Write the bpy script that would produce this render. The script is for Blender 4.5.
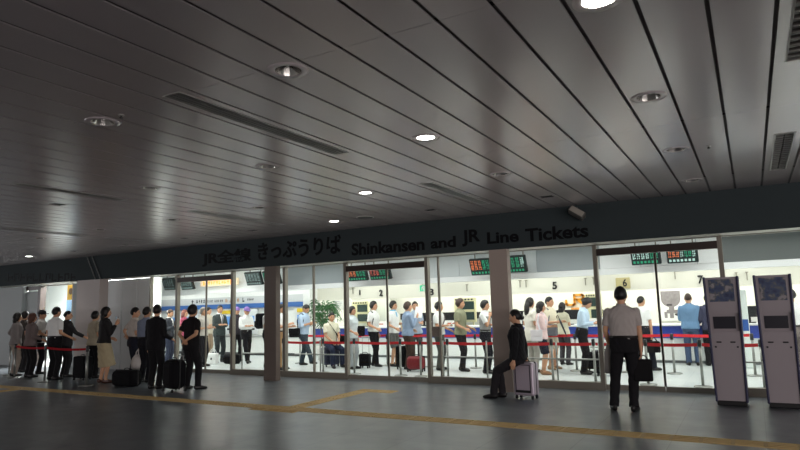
import bpy, math, random
import numpy as np
from mathutils import Matrix, Vector
random.seed(7)
for _o in list(bpy.data.objects): bpy.data.objects.remove(_o)
SC = bpy.context.scene
COL = SC.collection

# ------------------------------------------------------------------ camera
F_PX = 606.0
def _n(v):
    v = np.array(v, float); return v / np.linalg.norm(v)
_Y = _n((352, -72, -F_PX)); _X = -_n((-1065, -111, -F_PX)); _X = _n(_X - _Y * np.dot(_X, _Y)); _Z = np.cross(_X, _Y)
C2W = np.stack([_X, _Y, _Z], 0)
EYE = np.array([0, 0, 1.53])
cam_d = bpy.data.cameras.new('camera'); cam = bpy.data.objects.new('camera', cam_d); COL.objects.link(cam)
cam_d.sensor_width = 36; cam_d.lens = F_PX * 36 / 800; cam_d.clip_end = 200
cam.matrix_world = Matrix([list(C2W[0]) + [0], list(C2W[1]) + [0], list(C2W[2]) + [1.53], [0, 0, 0, 1]])
SC.camera = cam

# ------------------------------------------------------------------ world, exposure, big lights
w = bpy.data.worlds.new('world'); SC.world = w; w.use_nodes = True
w.node_tree.nodes['Background'].inputs[0].default_value = (1.0, 0.95, 0.9, 1)
w.node_tree.nodes['Background'].inputs[1].default_value = 0.32
SC.view_settings.view_transform = 'Standard'
try: SC.view_settings.look = 'None'
except Exception: pass
SC.view_settings.exposure = 0.0
SC.view_settings.gamma = 1.0
SC.view_settings.use_curve_mapping = False
SC.cycles.use_denoising = True
SC.cycles.sample_clamp_indirect = 4.0

def area_light(name, loc, sx, sy, watts, color=(0.98, 1.0, 0.97), rot=(0, 0, 0)):
    d = bpy.data.lights.new(name, 'AREA'); d.shape = 'RECTANGLE'; d.size = sx; d.size_y = sy; d.energy = watts; d.color = color
    o = bpy.data.objects.new(name, d); COL.objects.link(o); o.location = loc; o.rotation_euler = rot
    return o
# unseen area lights added behind and beside the viewpoint to brighten the concourse
area_light('rear_fill_light', (17, -10.0, 1.55), 24, 2.4, 2550, (1.0, 0.93, 0.92), (math.pi / 2, 0, math.radians(42)))
area_light('side_fill_light', (-41, -2.0, 1.55), 11, 2.4, 1000, (0.97, 0.97, 1.0), (math.pi / 2, 0, math.radians(-62)))  # second added fill, brightens the far left walls and broad column
# fluorescent ceiling fields of the ticket office (hidden from view by the fascia and the hanging bulkhead)
for i, x in enumerate((-18.5, -14.2, -9.9, -5.6, -1.3, 3.0)):
    area_light('office_light', (x, 12.9, 2.9), 3.6, 0.9, 60)
    area_light('counter_light', (x, 15.5, 2.9), 3.6, 0.5, 48)
    area_light('entrance_light', (x, 11.75, 2.93), 3.6, 0.3, 34)
    area_light('back_office_light', (x, 17.3, 2.8), 3.8, 0.7, 75, (1.0, 1.0, 0.94))

# ------------------------------------------------------------------ materials
def lin(c):
    out = []
    for v in c:
        v = v / 255.0
        out.append(v / 12.92 if v <= 0.04045 else ((v + 0.055) / 1.055) ** 2.4)
    return tuple(out) + (1,)
MATS = {}
def mat(name, rgb, rough=0.6, metal=0.0, spec=0.4, noise=0.0, nscale=40.0, bump=0.0, emit=0.0, stripes=None, coat=0.0):
    if name in MATS: return MATS[name]
    m = bpy.data.materials.new(name); m.use_nodes = True; nt = m.node_tree; b = nt.nodes['Principled BSDF']
    c = lin(rgb)
    b.inputs['Base Color'].default_value = c; b.inputs['Roughness'].default_value = rough
    b.inputs['Metallic'].default_value = metal; b.inputs['Specular IOR Level'].default_value = spec
    b.inputs['Coat Weight'].default_value = coat
    tc = nt.nodes.new('ShaderNodeTexCoord')
    if noise > 0 or bump > 0:
        nz = nt.nodes.new('ShaderNodeTexNoise'); nz.inputs['Scale'].default_value = nscale; nz.inputs['Detail'].default_value = 3
        nt.links.new(tc.outputs['Object'], nz.inputs['Vector'])
        if noise > 0:
            mx = nt.nodes.new('ShaderNodeMix'); mx.data_type = 'RGBA'
            mx.inputs[6].default_value = tuple(max(0, v * (1 - noise)) for v in c[:3]) + (1,)
            mx.inputs[7].default_value = tuple(min(1, v * (1 + noise)) for v in c[:3]) + (1,)
            nt.links.new(nz.outputs['Fac'], mx.inputs[0]); nt.links.new(mx.outputs[2], b.inputs['Base Color'])
        if bump > 0:
            bp = nt.nodes.new('ShaderNodeBump'); bp.inputs['Strength'].default_value = bump; bp.inputs['Distance'].default_value = 0.01
            nt.links.new(nz.outputs['Fac'], bp.inputs['Height']); nt.links.new(bp.outputs['Normal'], b.inputs['Normal'])
    if stripes:
        wv = nt.nodes.new('ShaderNodeTexWave'); wv.inputs['Scale'].default_value = stripes[0]; wv.bands_direction = 'X'
        nt.links.new(tc.outputs['Object'], wv.inputs['Vector'])
        mx = nt.nodes.new('ShaderNodeMix'); mx.data_type = 'RGBA'; mx.inputs[6].default_value = c; mx.inputs[7].default_value = lin(stripes[1])
        nt.links.new(wv.outputs['Fac'], mx.inputs[0]); nt.links.new(mx.outputs[2], b.inputs['Base Color'])
    if emit > 0:
        b.inputs['Emission Color'].default_value = c; b.inputs['Emission Strength'].default_value = emit
    MATS[name] = m
    return m
def glass_mat(name, tint=(0.97, 0.98, 0.97), refl=1.0):
    m = bpy.data.materials.new(name); m.use_nodes = True; nt = m.node_tree; nt.nodes.remove(nt.nodes['Principled BSDF'])
    tr = nt.nodes.new('ShaderNodeBsdfTransparent'); tr.inputs[0].default_value = tint + (1,)
    gl = nt.nodes.new('ShaderNodeBsdfGlossy'); gl.inputs['Roughness'].default_value = 0.0
    ge = nt.nodes.new('ShaderNodeNewGeometry'); dt = nt.nodes.new('ShaderNodeVectorMath'); dt.operation = 'DOT_PRODUCT'
    nt.links.new(ge.outputs['Normal'], dt.inputs[0]); nt.links.new(ge.outputs['Incoming'], dt.inputs[1])
    def mth(op, a, b=None):
        q = nt.nodes.new('ShaderNodeMath'); q.operation = op
        for i, v in enumerate((a, b)):
            if v is None: continue
            if isinstance(v, (int, float)): q.inputs[i].default_value = v
            else: nt.links.new(v, q.inputs[i])
        return q.outputs[0]
    fr = mth('ADD', mth('MULTIPLY', mth('POWER', mth('SUBTRACT', 1.0, mth('ABSOLUTE', dt.outputs['Value'])), 5.0), 0.6), 0.022)
    mx = nt.nodes.new('ShaderNodeMixShader')
    nt.links.new(fr, mx.inputs[0]); nt.links.new(tr.outputs[0], mx.inputs[1]); nt.links.new(gl.outputs[0], mx.inputs[2])
    nt.links.new(mx.outputs[0], nt.nodes['Material Output'].inputs[0])
    MATS[name] = m
    return m
GLASS = glass_mat('clear_glass')
FRAME = mat('bronze_aluminium', (128, 122, 112), 0.45, 0.15)
FRAME_D = mat('dark_door_header', (52, 42, 38), 0.5, 0.2)
STEEL = mat('brushed_steel', (170, 172, 170), 0.35, 0.9)
BLACKP = mat('black_plastic', (18, 18, 20), 0.5)
WHITEP = mat('white_paint', (235, 237, 234), 0.6, noise=0.02)

# ------------------------------------------------------------------ mesh helpers
class MB:
    def __init__(s): s.v = []; s.f = []; s.m = []
    def add(s, vs, fs, mi=0):
        o = len(s.v); s.v += [tuple(p) for p in vs]; s.f += [tuple(i + o for i in f) for f in fs]; s.m += [mi] * len(fs)
    def box(s, x0, x1, y0, y1, z0, z1, mi=0, M=None):
        vs = [Vector((x, y, z)) for z in (z0, z1) for y in (y0, y1) for x in (x0, x1)]
        if M is not None: vs = [M @ v for v in vs]
        s.add(vs, [(0, 2, 3, 1), (4, 5, 7, 6), (0, 1, 5, 4), (2, 6, 7, 3), (0, 4, 6, 2), (1, 3, 7, 5)], mi)
    def rbox(s, x0, x1, y0, y1, z0, z1, r=0.02, mi=0, M=None, n=3):
        """rounded box: superellipse rings stacked along z"""
        cx, cy = (x0 + x1) / 2, (y0 + y1) / 2; hx, hy = (x1 - x0) / 2, (y1 - y0) / 2
        r = min(r, hx * .95, hy * .95, (z1 - z0) / 2 * .95)
        def ring(z, ins):
            out = []; rr = r
            ax, ay = hx - ins, hy - ins; rr = max(r - ins * .5, .001)
            for (qx, qy, a0) in ((1, 1, 0), (-1, 1, 90), (-1, -1, 180), (1, -1, 270)):
                for k in range(n + 1):
                    a = math.radians(a0 + 90 * k / n)
                    out.append(Vector((cx + qx * (ax - rr) + rr * math.cos(a), cy + qy * (ay - rr) + rr * math.sin(a), z)))
            return out
        rings = []
        for k in range(n + 1):
            rings.append(ring(z0 + r * (1 - math.cos(math.pi / 2 * k / n)), r * (1 - math.sin(math.pi / 2 * k / n))))
        for k in range(n + 1):
            rings.append(ring(z1 - r * (1 - math.cos(math.pi / 2 * (n - k) / n)), r * (1 - math.sin(math.pi / 2 * (n - k) / n))))
        N = len(rings[0]); vs = [p for rg in rings for p in rg]
        if M is not None: vs = [M @ v for v in vs]
        fs = [tuple(range(N))[::-1], tuple(range((len(rings) - 1) * N, len(rings) * N))]
        for i in range(len(rings) - 1):
            for j in range(N):
                fs.append((i * N + j, i * N + (j + 1) % N, (i + 1) * N + (j + 1) % N, (i + 1) * N + j))
        s.add(vs, fs, mi)
    def loft(s, pts, radii, ref=(0, 1, 0), n=12, mi=0, cap=True, power=2.0):
        """tube along pts; radii (a across, b along ref-ish)"""
        pts = [Vector(p) for p in pts]; vs = []; ref = Vector(ref)
        for i, p in enumerate(pts):
            t = (pts[min(i + 1, len(pts) - 1)] - pts[max(i - 1, 0)])
            if t.length < 1e-6: t = Vector((0, 0, 1))
            t.normalize()
            side = t.cross(ref)
            if side.length < 1e-3: side = t.cross(Vector((1, 0.01, 0.3)))
            side.normalize(); fr = side.cross(t).normalized()
            r = radii[i]; a, b = (r, r) if not isinstance(r, (tuple, list)) else r
            for k in range(n):
                an = 2 * math.pi * k / n; c, sn = math.cos(an), math.sin(an)
                if power != 2.0:
                    c = math.copysign(abs(c) ** (2 / power), c); sn = math.copysign(abs(sn) ** (2 / power), sn)
                vs.append(p + side * (a * c) + fr * (b * sn))
        fs = []
        for i in range(len(pts) - 1):
            for k in range(n):
                fs.append((i * n + k, i * n + (k + 1) % n, (i + 1) * n + (k + 1) % n, (i + 1) * n + k))
        if cap:
            fs.append(tuple(range(n))[::-1]); fs.append(tuple(range((len(pts) - 1) * n, len(pts) * n)))
        s.add(vs, fs, mi)
    def ball(s, c, r, n=10, mi=0, M=None):
        if not isinstance(r, (tuple, list)): r = (r, r, r)
        nv = max(6, n * 2 // 3); vs = []; fs = []
        for i in range(1, nv):
            th = math.pi * i / nv
            for k in range(n):
                ph = 2 * math.pi * k / n
                vs.append(Vector((c[0] + r[0] * math.sin(th) * math.cos(ph), c[1] + r[1] * math.sin(th) * math.sin(ph), c[2] + r[2] * math.cos(th))))
        vs.append(Vector((c[0], c[1], c[2] + r[2]))); vs.append(Vector((c[0], c[1], c[2] - r[2])))
        T, B = len(vs) - 2, len(vs) - 1
        for i in range(nv - 2):
            for k in range(n): fs.append((i * n + k, (i + 1) * n + k, (i + 1) * n + (k + 1) % n, i * n + (k + 1) % n))
        for k in range(n): fs.append((T, k, (k + 1) % n)); fs.append((B, (nv - 2) * n + (k + 1) % n, (nv - 2) * n + k))
        if M is not None: vs = [M @ v for v in vs]
        s.add(vs, fs, mi)
    def lathe(s, prof, c=(0, 0, 0), n=20, mi=0, cap=True):
        vs = []; fs = []
        for (r, z) in prof:
            for k in range(n):
                a = 2 * math.pi * k / n; vs.append((c[0] + r * math.cos(a), c[1] + r * math.sin(a), c[2] + z))
        for i in range(len(prof) - 1):
            for k in range(n): fs.append((i * n + k, i * n + (k + 1) % n, (i + 1) * n + (k + 1) % n, (i + 1) * n + k))
        if cap:
            fs.append(tuple(range(n))[::-1]); fs.append(tuple(range((len(prof) - 1) * n, len(prof) * n)))
        s.add(vs, fs, mi)
    def mesh(s, name):
        me = bpy.data.meshes.new(name); me.from_pydata(s.v, [], s.f); me.update()
        me.polygons.foreach_set('material_index', s.m)
        return me
def link(name, me, mats, parent=None, smooth=False, loc=None):
    if not isinstance(mats, (list, tuple)): mats = [mats]
    for m in mats: me.materials.append(m)
    if smooth: me.polygons.foreach_set('use_smooth', [True] * len(me.polygons))
    o = bpy.data.objects.new(name, me); COL.objects.link(o)
    if parent is not None: o.parent = parent
    if loc is not None: o.location = loc
    return o
def build(mb, name, mats, parent=None, smooth=False, loc=None):
    return link(name, mb.mesh(name), mats, parent, smooth, loc)
def tag(o, label, cat, group=None, kind=None):
    o['label'] = label; o['category'] = cat
    if group: o['group'] = group
    if kind: o['kind'] = kind
    return o
def thing(name, label, cat, loc=(0, 0, 0), rz=0.0, group=None, kind=None):
    o = bpy.data.objects.new(name, None); COL.objects.link(o); o.location = loc; o.rotation_euler = (0, 0, rz)
    o.empty_display_size = 0.1
    return tag(o, label, cat, group, kind)
def copy_tree(o, parent=None):
    c = o.copy(); COL.objects.link(c)
    if parent is not None: c.parent = parent
    for ch in list(o.children): copy_tree(ch, c)
    return c
def text_mesh(body, size, depth, bold=0.0, shear=0.0):
    cu = bpy.data.curves.new('lettering', 'FONT'); cu.body = body; cu.size = size; cu.extrude = depth; cu.offset = bold; cu.resolution_u = 4
    o = bpy.data.objects.new('lettering', cu); COL.objects.link(o)
    dg = bpy.context.evaluated_depsgraph_get(); me = bpy.data.meshes.new_from_object(o.evaluated_get(dg))
    bpy.data.objects.remove(o)
    for m in list(me.materials): pass
    me.materials.clear()
    return me
def text(body, name, x0, x1, z0, z1, y, depth, m, parent=None, bold=0.0):
    """text standing in the facade plane, facing -Y, fitted in the box x0..x1, z0..z1"""
    me = text_mesh(body, 1.0, 0.0, bold)
    n = len(me.vertices); a = np.empty(n * 3); me.vertices.foreach_get('co', a); a = a.reshape(-1, 3)
    lo, hi = a.min(0), a.max(0)
    b = np.empty_like(a)
    b[:, 0] = x0 + (a[:, 0] - lo[0]) / (hi[0] - lo[0]) * (x1 - x0); b[:, 2] = z0 + (a[:, 1] - lo[1]) / (hi[1] - lo[1]) * (z1 - z0); b[:, 1] = y
    vs = b.tolist(); fs = [tuple(p.vertices) for p in me.polygons]
    # extrude: front face copy + border walls
    mb = MB(); k = len(vs); back = [(p[0], p[1] + depth, p[2]) for p in vs]
    cnt = {}
    for f in fs:
        for i in range(len(f)):
            e = (f[i], f[(i + 1) % len(f)]); cnt[e] = cnt.get(e, 0) + 1
    walls = [(e[1], e[0], e[0] + k, e[1] + k) for e in cnt if (e[1], e[0]) not in cnt]
    mb.add(vs + back, fs + walls)
    return build(mb, name, m, parent)

# ------------------------------------------------------------------ pixel -> place on a surveyed plane
def ray(x, y): return C2W @ np.array([x - 400, 225 - y, -F_PX])
def fl(x, y, z=0.0):
    d = ray(x, y); t = (z - EYE[2]) / d[2]; p = EYE + d * t; return (p[0], p[1])
def XY(x, Y, y=330):
    d = ray(x, y); t = Y / d[1]; return (d * t)[0]
def ZY(x, y, Y):
    d = ray(x, y); return 1.53 + d[2] * Y / d[1]

# ================================================================== THE SETTING
XL, XR = -34.0, 6.0
CEIL = 3.16; FASC_Y = 10.35; FASC_Z = 2.507; GY = 11.1
# ---- concourse floor: dark stone tiles
def tile_mat(name, rgb, rgb2, mortar, size, rough, spec, msize=0.004):
    m = bpy.data.materials.new(name); m.use_nodes = True; nt = m.node_tree; b = nt.nodes['Principled BSDF']
    tc = nt.nodes.new('ShaderNodeTexCoord'); br = nt.nodes.new('ShaderNodeTexBrick')
    br.offset = 0.0; br.inputs['Scale'].default_value = 1.0
    br.inputs['Brick Width'].default_value = size; br.inputs['Row Height'].default_value = size
    br.inputs['Mortar Size'].default_value = msize; br.inputs['Mortar Smooth'].default_value = 0.2; br.inputs['Bias'].default_value = 0
    br.inputs['Color1'].default_value = lin(rgb); br.inputs['Color2'].default_value = lin(rgb2); br.inputs['Mortar'].default_value = lin(mortar)
    nt.links.new(tc.outputs['Object'], br.inputs['Vector'])
    nz = nt.nodes.new('ShaderNodeTexNoise'); nz.inputs['Scale'].default_value = 3.0; nz.inputs['Detail'].default_value = 4
    nt.links.new(tc.outputs['Object'], nz.inputs['Vector'])
    mr = nt.nodes.new('ShaderNodeMapRange'); mr.inputs['To Min'].default_value = rough - 0.06; mr.inputs['To Max'].default_value = rough + 0.1
    nt.links.new(nz.outputs['Fac'], mr.inputs['Value']); nt.links.new(mr.outputs[0], b.inputs['Roughness'])
    nt.links.new(br.outputs['Color'], b.inputs['Base Color']); b.inputs['Specular IOR Level'].default_value = spec
    MATS[name] = m; return m
FLOORM = tile_mat('dark_stone_tiles', (90, 95, 101), (98, 102, 107), (58, 60, 64), 0.9, 0.30, 0.6)
OFFICEM = tile_mat('pale_office_tiles', (205, 210, 208), (198, 204, 203), (178, 184, 184), 0.6, 0.3, 0.4)
mb = MB(); mb.box(-60, 36, -24, GY - 0.06, -0.2, 0.0); tag(build(mb, 'floor', FLOORM), 'dark grey stone concourse floor in front of the glass', 'floor', kind='structure')
mb = MB(); mb.box(XL, XR, GY - 0.06, 19.2, -0.2, 0.0); tag(build(mb, 'floor_office', OFFICEM), 'pale shiny floor inside the ticket office', 'floor', kind='structure')

# ---- tactile paving strips
TACT = mat('yellow_tactile_tile', (194, 166, 112), 0.7, noise=0.12, nscale=9)
def tactile(name, x0, x1, y0, y1, along, label):
    mb = MB(); mb.box(x0, x1, y0, y1, 0.0, 0.004)
    if along == 'x':
        n = 4; ww = (y1 - y0) / n; k = max(1, round((x1 - x0) / 0.3)); l = (x1 - x0) / k
        for i in range(k):
            for j in range(n):
                mb.box(x0 + i * l + .02, x0 + (i + 1) * l - .02, y0 + j * ww + .022, y0 + (j + 1) * ww - .022, .004, .009)
    else:
        n = 4; ww = (x1 - x0) / n; k = max(1, round((y1 - y0) / 0.3)); l = (y1 - y0) / k
        for i in range(k):
            for j in range(n):
                mb.box(x0 + j * ww + .022, x0 + (j + 1) * ww - .022, y0 + i * l + .02, y0 + (i + 1) * l - .02, .004, .009)
    o = build(mb, name, TACT); return tag(o, label, 'tactile paving', kind='structure')
tactile('trim_1', XL, XR, 7.42, 7.72, 'x', 'long yellow tactile guiding strip running along the concourse')
tactile('trim_2', -6.55, -6.25, 7.72, 9.55, 'y', 'yellow tactile branch leading to the doors of counter 2')
tactile('trim_6', -7.0, -6.1, 7.28, 7.42, 'x', 'small yellow tactile patch at the junction of the branch')
tactile('trim_3', -6.55, -5.75, 9.55, 9.85, 'x', 'short yellow tactile patch before the sliding doors')
tactile('trim_4', -13.95, -13.65, 3.0, 7.42, 'y', 'yellow tactile branch crossing the dim floor towards the viewer')

# ---- ceiling: painted metal planks with open joints
PLANK = mat('grey_metal_plank', (216, 204, 205), 0.25, 0.45, 0.5, noise=0.03, nscale=1.5)
GAPM = mat('ceiling_void', (22, 21, 21), 0.9)
P0, PITCH, GAP = -0.07, 0.34, 0.026
DLX = [-0.58 - 2.04 * k for k in range(0, 9)]
DLY = [1.05 + 2.04 * k for k in range(0, 5)]
VENTS = [(-3.64, 2.95, 5.15), (-3.64, 7.08, 9.2), (-7.72, 4.0, 5.5), (-7.72, 6.7, 8.9), (0.44, 2.9, 4.9), (0.44, 7.1, 9.14), (-11.8, 5.4, 7.6), (-11.8, 8.0, 9.6)]
mb = MB(); H = 0.098
kmin = int(math.floor((XL - P0) / PITCH)); kmax = int(math.ceil((12 - P0) / PITCH))
for k in range(kmin, kmax):
    x0, x1 = P0 + k * PITCH + GAP / 2, P0 + (k + 1) * PITCH - GAP / 2; cx = (x0 + x1) / 2
    mb.box(x1 - .012, x1 + GAP + .012, -8.0, FASC_Y + .02, CEIL + .012, CEIL + .018, 2)
    joints = [-6.0, -3.0, 0.0, 3.0, 6.05, 9.1, FASC_Y + 0.02]
    holes = []
    if any(abs(cx - d) < 0.05 for d in DLX): holes = [(y - H, y + H, cx - H, cx + H) for y in ([1.05, 3.26] + DLY[2:] if cx > -1 else DLY)]
    for (vx, va, vb) in VENTS:
        if abs(vx - cx) < 0.05: holes.append((va, vb, vx - 0.09, vx + 0.09))
    holes.sort()
    a = -8.0
    segs = []
    for (ha, hb, hx0, hx1) in holes:
        segs.append((a, ha)); a = hb
        mb.box(x0, hx0, ha, hb, CEIL, CEIL + 0.008); mb.box(hx1, x1, ha, hb, CEIL, CEIL + 0.008)
    segs.append((a, FASC_Y + 0.02))
    for (sa, sb) in segs:
        cuts = [sa] + [j for j in joints if sa + 0.05 < j < sb - 0.05] + [sb]
        for i in range(len(cuts) - 1): mb.box(x0, x1, cuts[i] + 0.0015, cuts[i + 1] - 0.0015, CEIL, CEIL + 0.008)
mb.box(XL, 12, -8, FASC_Y + 0.3, CEIL + 0.16, CEIL + 0.2, 1)
for j in (-6.0, -3.0, 0.0, 3.0, 6.05, 9.1): mb.box(XL, XR, j - .02, j + .02, CEIL + 0.009, CEIL + 0.03, 1)
tag(build(mb, 'ceiling', [PLANK, GAPM, mat('joint_backing_strip', (84, 79, 79), .8)]), 'grey metal plank ceiling with dark open joints', 'ceiling', kind='structure')

# ---- fascia beam with lettering
FASCM = mat('dark_slate_fascia', (54, 61, 63), 0.85, 0.0, 0.1, noise=0.05, nscale=2)
SOFF = mat('soffit_metal', (190, 186, 178), 0.4, 0.3)
mb = MB(); mb.box(XL, 12, FASC_Y, FASC_Y + 0.06, FASC_Z, CEIL + 0.1); mb.box(XL, XR, FASC_Y + 0.06, GY + 0.05, FASC_Z + 0.02, FASC_Z + 0.06, 1)
mb.box(XL, XR, FASC_Y + 0.06, GY + 0.05, CEIL + 0.0, CEIL + 0.1, 1)
tag(build(mb, 'trim_5', [FASCM, SOFF]), 'dark slate fascia above the ticket office glass', 'fascia', kind='structure')
LETM = mat('black_letters', (12, 12, 15), 0.7, spec=.15)
sg = thing('sign_lettering', 'black raised ticket office lettering on the dark fascia', 'sign', (0, 0, 0))
for wd_, pa, pb, yt, yb in (('JR全線', 202.5, 251.5, 249.5, 265), ('きっぷうりば', 258, 341, 238.5, 257), ('Shinkansen', 351.8, 424.4, 240.5, 253), ('and', 431, 455.8, 237, 248), ('JR', 462.5, 480.5, 229.5, 246), ('Line', 487.8, 518.9, 231, 243), ('Tickets', 526.3, 589, 226, 239.5)):
    xa_, xb_ = XY(pa, FASC_Y, 250), XY(pb, FASC_Y, 240); pm = (pa + pb) / 2
    text(wd_, 'lettering', xa_, xb_, ZY(pm, yb, FASC_Y), ZY(pm, yt, FASC_Y), FASC_Y - 0.008, 0.0078, LETM, sg, 0.03)

sg = thing('sign_lettering', 'small illegible dark lettering at the far dim end of the fascia', 'sign', (0, 0, 0)); rnd = random.Random(9)
for i in range(11):
    pa = 8 + i * 6.3; xa_, xb_ = XY(pa, FASC_Y, 275), XY(pa + 4.6, FASC_Y, 275); z0_, z1_ = ZY(pa, 281.5, FASC_Y), ZY(pa, 273.5, FASC_Y); mb = MB(); ww_ = xb_ - xa_
    mb.box(xa_, xa_ + ww_ * .2, FASC_Y - .008, FASC_Y - .0002, z0_, z1_); zz = z0_ + (z1_ - z0_) * rnd.choice((.0, .42, .8)); mb.box(xa_ + ww_ * .15, xb_, FASC_Y - .008, FASC_Y - .0002, zz, zz + (z1_ - z0_) * .2)
    mb.box(xb_ - ww_ * .22, xb_, FASC_Y - .0079, FASC_Y - .0002, min(zz, z0_ + (z1_ - z0_) * .3), zz + (z1_ - z0_) * .2); build(mb, 'lettering', LETM, sg)
# ---- columns (flush with the fascia)
def column(x0, x1, y0, y1, m, label):
    mb = MB(); mb.box(x0, x1, y0, y1, 0, FASC_Z + 0.02)
    mb.box(x0 - .004, x1 + .004, y0 - .004, y1, 0, 0.09)
    return tag(build(mb, 'column', m), label, 'column', kind='structure')
C1 = mat('brown_column_cladding', (158, 144, 135), 0.55, 0.0, noise=0.05, nscale=3)
C3 = mat('dark_brown_column_cladding', (104, 93, 86), 0.55, 0.0, noise=0.05, nscale=3)
C2 = mat('mauve_column_cladding', (170, 160, 156), 0.55, 0.0, noise=0.04, nscale=2)
column(-9.49, -9.15, FASC_Y + 0.005, 10.5, C3, 'narrow dark brown column beside the tan-trousered customer')
column(-4.08, -3.74, FASC_Y + 0.005, 10.5, C1, 'brown column behind the seated woman in black')
column(1.25, 1.6, FASC_Y + 0.005, 10.5, C1, 'brown column beyond the ticket kiosks')
column(-16.5, -15.47, FASC_Y + 0.005, 10.62, C2, 'broad mauve-grey column behind the woman in the pale skirt')

# ---- partition panels between the broad column and the first window
PANEL = mat('grey_partition_panel', (222, 225, 224), 0.5)
mb = MB()
for a, b in ((-16.5, -15.52), (-15.47, -14.87), (-14.82, -14.34)): mb.box(a, b, GY - 0.03, GY + 0.1, 0, FASC_Z)
mb.box(-16.5, -14.34, GY + 0.02, GY + 0.12, 0, FASC_Z)
tag(build(mb, 'wall_front', PANEL), 'grey partition panels beside the broad column', 'wall', kind='structure')
DARKW = mat('dim_grey_wall', (150, 156, 156), 0.6)
mb = MB()
mb.box(XL, -21.25, GY - 0.05, GY + 0.1, 0, FASC_Z); mb.box(-21.2, -20.45, GY - 0.1, GY + 0.1, 0, FASC_Z)
mb.box(-20.42, -19.6, GY + 0.0, GY + 0.1, 0, 2.33); mb.box(-20.42, -19.6, GY + 0.0, GY + 0.1, 2.38, FASC_Z, 1)
mb.box(-19.6, -19.46, GY - 0.08, GY + 0.1, 0, FASC_Z, 1)
tag(build(mb, 'wall_far', [DARKW, FRAME_D]), 'dim grey wall panels at the far end of the facade', 'wall', kind='structure')

# ---- glazing
FRIDX = [0, 0]
def glazing(kind, x0, x1, mid, label):
    i = 0 if kind == 'window' else 1; FRIDX[i] += 1
    r = thing('%s_%d' % (kind, FRIDX[i]), label, kind, (0, 0, 0), kind='structure')
    f = MB(); z1 = FASC_Z + 0.03
    for xa_, xb_ in ((x0 + .001, x0 + .035), (x1 - .035, x1 - .001)): f.box(xa_, xb_, GY - .05, GY + .06, 0, z1)
    f.box(x0 + .036, x1 - .036, GY - .045, GY + .055, 2.515, z1)
    build(f, 'frame', FRAME, r)
    if kind == 'door':
        h = MB(); h.box(x0 + .035, x1 - .035, GY - .055, GY + .075, 2.33, 2.452); build(h, 'header', FRAME_D, r)
        h = MB(); h.box(x0 + .037, x1 - .037, GY - .006, GY + .006, 2.453, 2.514); build(h, 'transom_glass', GLASS, r)
        s = MB(); s.box(x0 + .035, x1 - .035, GY - .03, GY + .03, 0, 0.012); build(s, 'threshold', STEEL, r)
        for a, b in ((x0 + .04, mid - .004), (mid + .004, x1 - .04)):
            p = MB(); p.box(a, b, GY - .006, GY + .006, .09, 2.325); g = build(p, 'glass_leaf', GLASS, r)
            q = MB(); q.box(a, b, GY - .018, GY + .018, .015, .1); build(q, 'bottom_rail', FRAME, g)
            st = b if b < mid + .01 else a
            q = MB(); q.box(st - .014, st + .014, GY - .016, GY + .016, .1, 2.325); build(q, 'stile', FRAME, g)
    else:
        f = MB(); f.box(x0 + .035, x1 - .035, GY - .05, GY + .055, 0, .13); build(f, 'sill', FRAME, r)
        cuts = [x0 + .036] + ([mid] if mid else []) + [x1 - .036]
        for a, b in zip(cuts[:-1], cuts[1:]):
            p = MB(); p.box(a + .003, b - .003, GY - .006, GY + .006, .131, 2.514); build(p, 'glass_pane', GLASS, r)
        if mid:
            q = MB(); q.box(mid - .014, mid + .014, GY - .03, GY + .03, .13, 2.514); build(q, 'mullion', FRAME, r)
glazing('window', -14.30, -13.22, None, 'narrow fixed window beside the grey partition panels')
glazing('door', -13.22, -11.2, -12.14, 'glass sliding doors in front of the ticket machines')
glazing('window', -11.2, -9.52, -9.85, 'fixed window behind the narrow dark column')
glazing('window', -9.52, -7.77, -8.67, 'fixed window in front of the potted palm')
glazing('door', -7.77, -5.74, -6.71, 'glass sliding doors before counter 2')
glazing('window', -5.74, -4.0, -5.48, 'fixed window before the man in the olive shirt')
glazing('window', -4.0, -2.36, None, 'fixed window before counter 5')
glazing('door', -2.36, -0.38, -1.37, 'glass sliding doors behind the man with the briefcase')
glazing('window', -0.38, 1.4, None, 'fixed window behind the ticket kiosks')
glazing('window', 1.4, 3.0, None, 'fixed window beyond the ticket kiosks')
# bright doorway of the next office at the far end
r = thing('door_9', 'bright open doorway beside the broad column', 'door', (0, 0, 0), kind='structure')
f = MB(); f.box(-19.46, -17.78, GY - .05, GY + .05, 2.47, FASC_Z); f.box(-17.84, -17.78, GY - .05, GY + .05, 0, 2.47); build(f, 'frame', FRAME, r)
mb = MB(); mb.box(-17.78, -16.5, GY - .05, GY + .05, 0, FASC_Z)
tag(build(mb, 'wall_between', DARKW), 'dim wall strip hidden behind the broad column', 'wall', kind='structure')

# ---- the ticket office shell
BACKM = mat('cream_wall', (241, 240, 230), 0.7, noise=0.02, nscale=2)
mb = MB(); mb.box(XL, XR, 18.6, 18.8, 0, 3.1); tag(build(mb, 'wall_back', BACKM), 'bright cream back wall of the ticket office', 'wall', kind='structure')
mb = MB(); mb.box(XR - .1, XR, GY, 18.8, 0, 3.1); tag(build(mb, 'wall_right', BACKM), 'cream side wall of the ticket office', 'wall', kind='structure')
mb = MB(); mb.box(XL, XL + .1, GY, 18.8, 0, 3.1); tag(build(mb, 'wall_left', BACKM), 'far side wall of the ticket office', 'wall', kind='structure')
mb = MB(); mb.box(XL, XR, GY + .05, 18.8, 2.98, 3.1); tag(build(mb, 'ceiling_office', mat('office_ceiling', (225, 226, 222), .8)), 'white ceiling inside the ticket office', 'ceiling', kind='structure')
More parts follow.
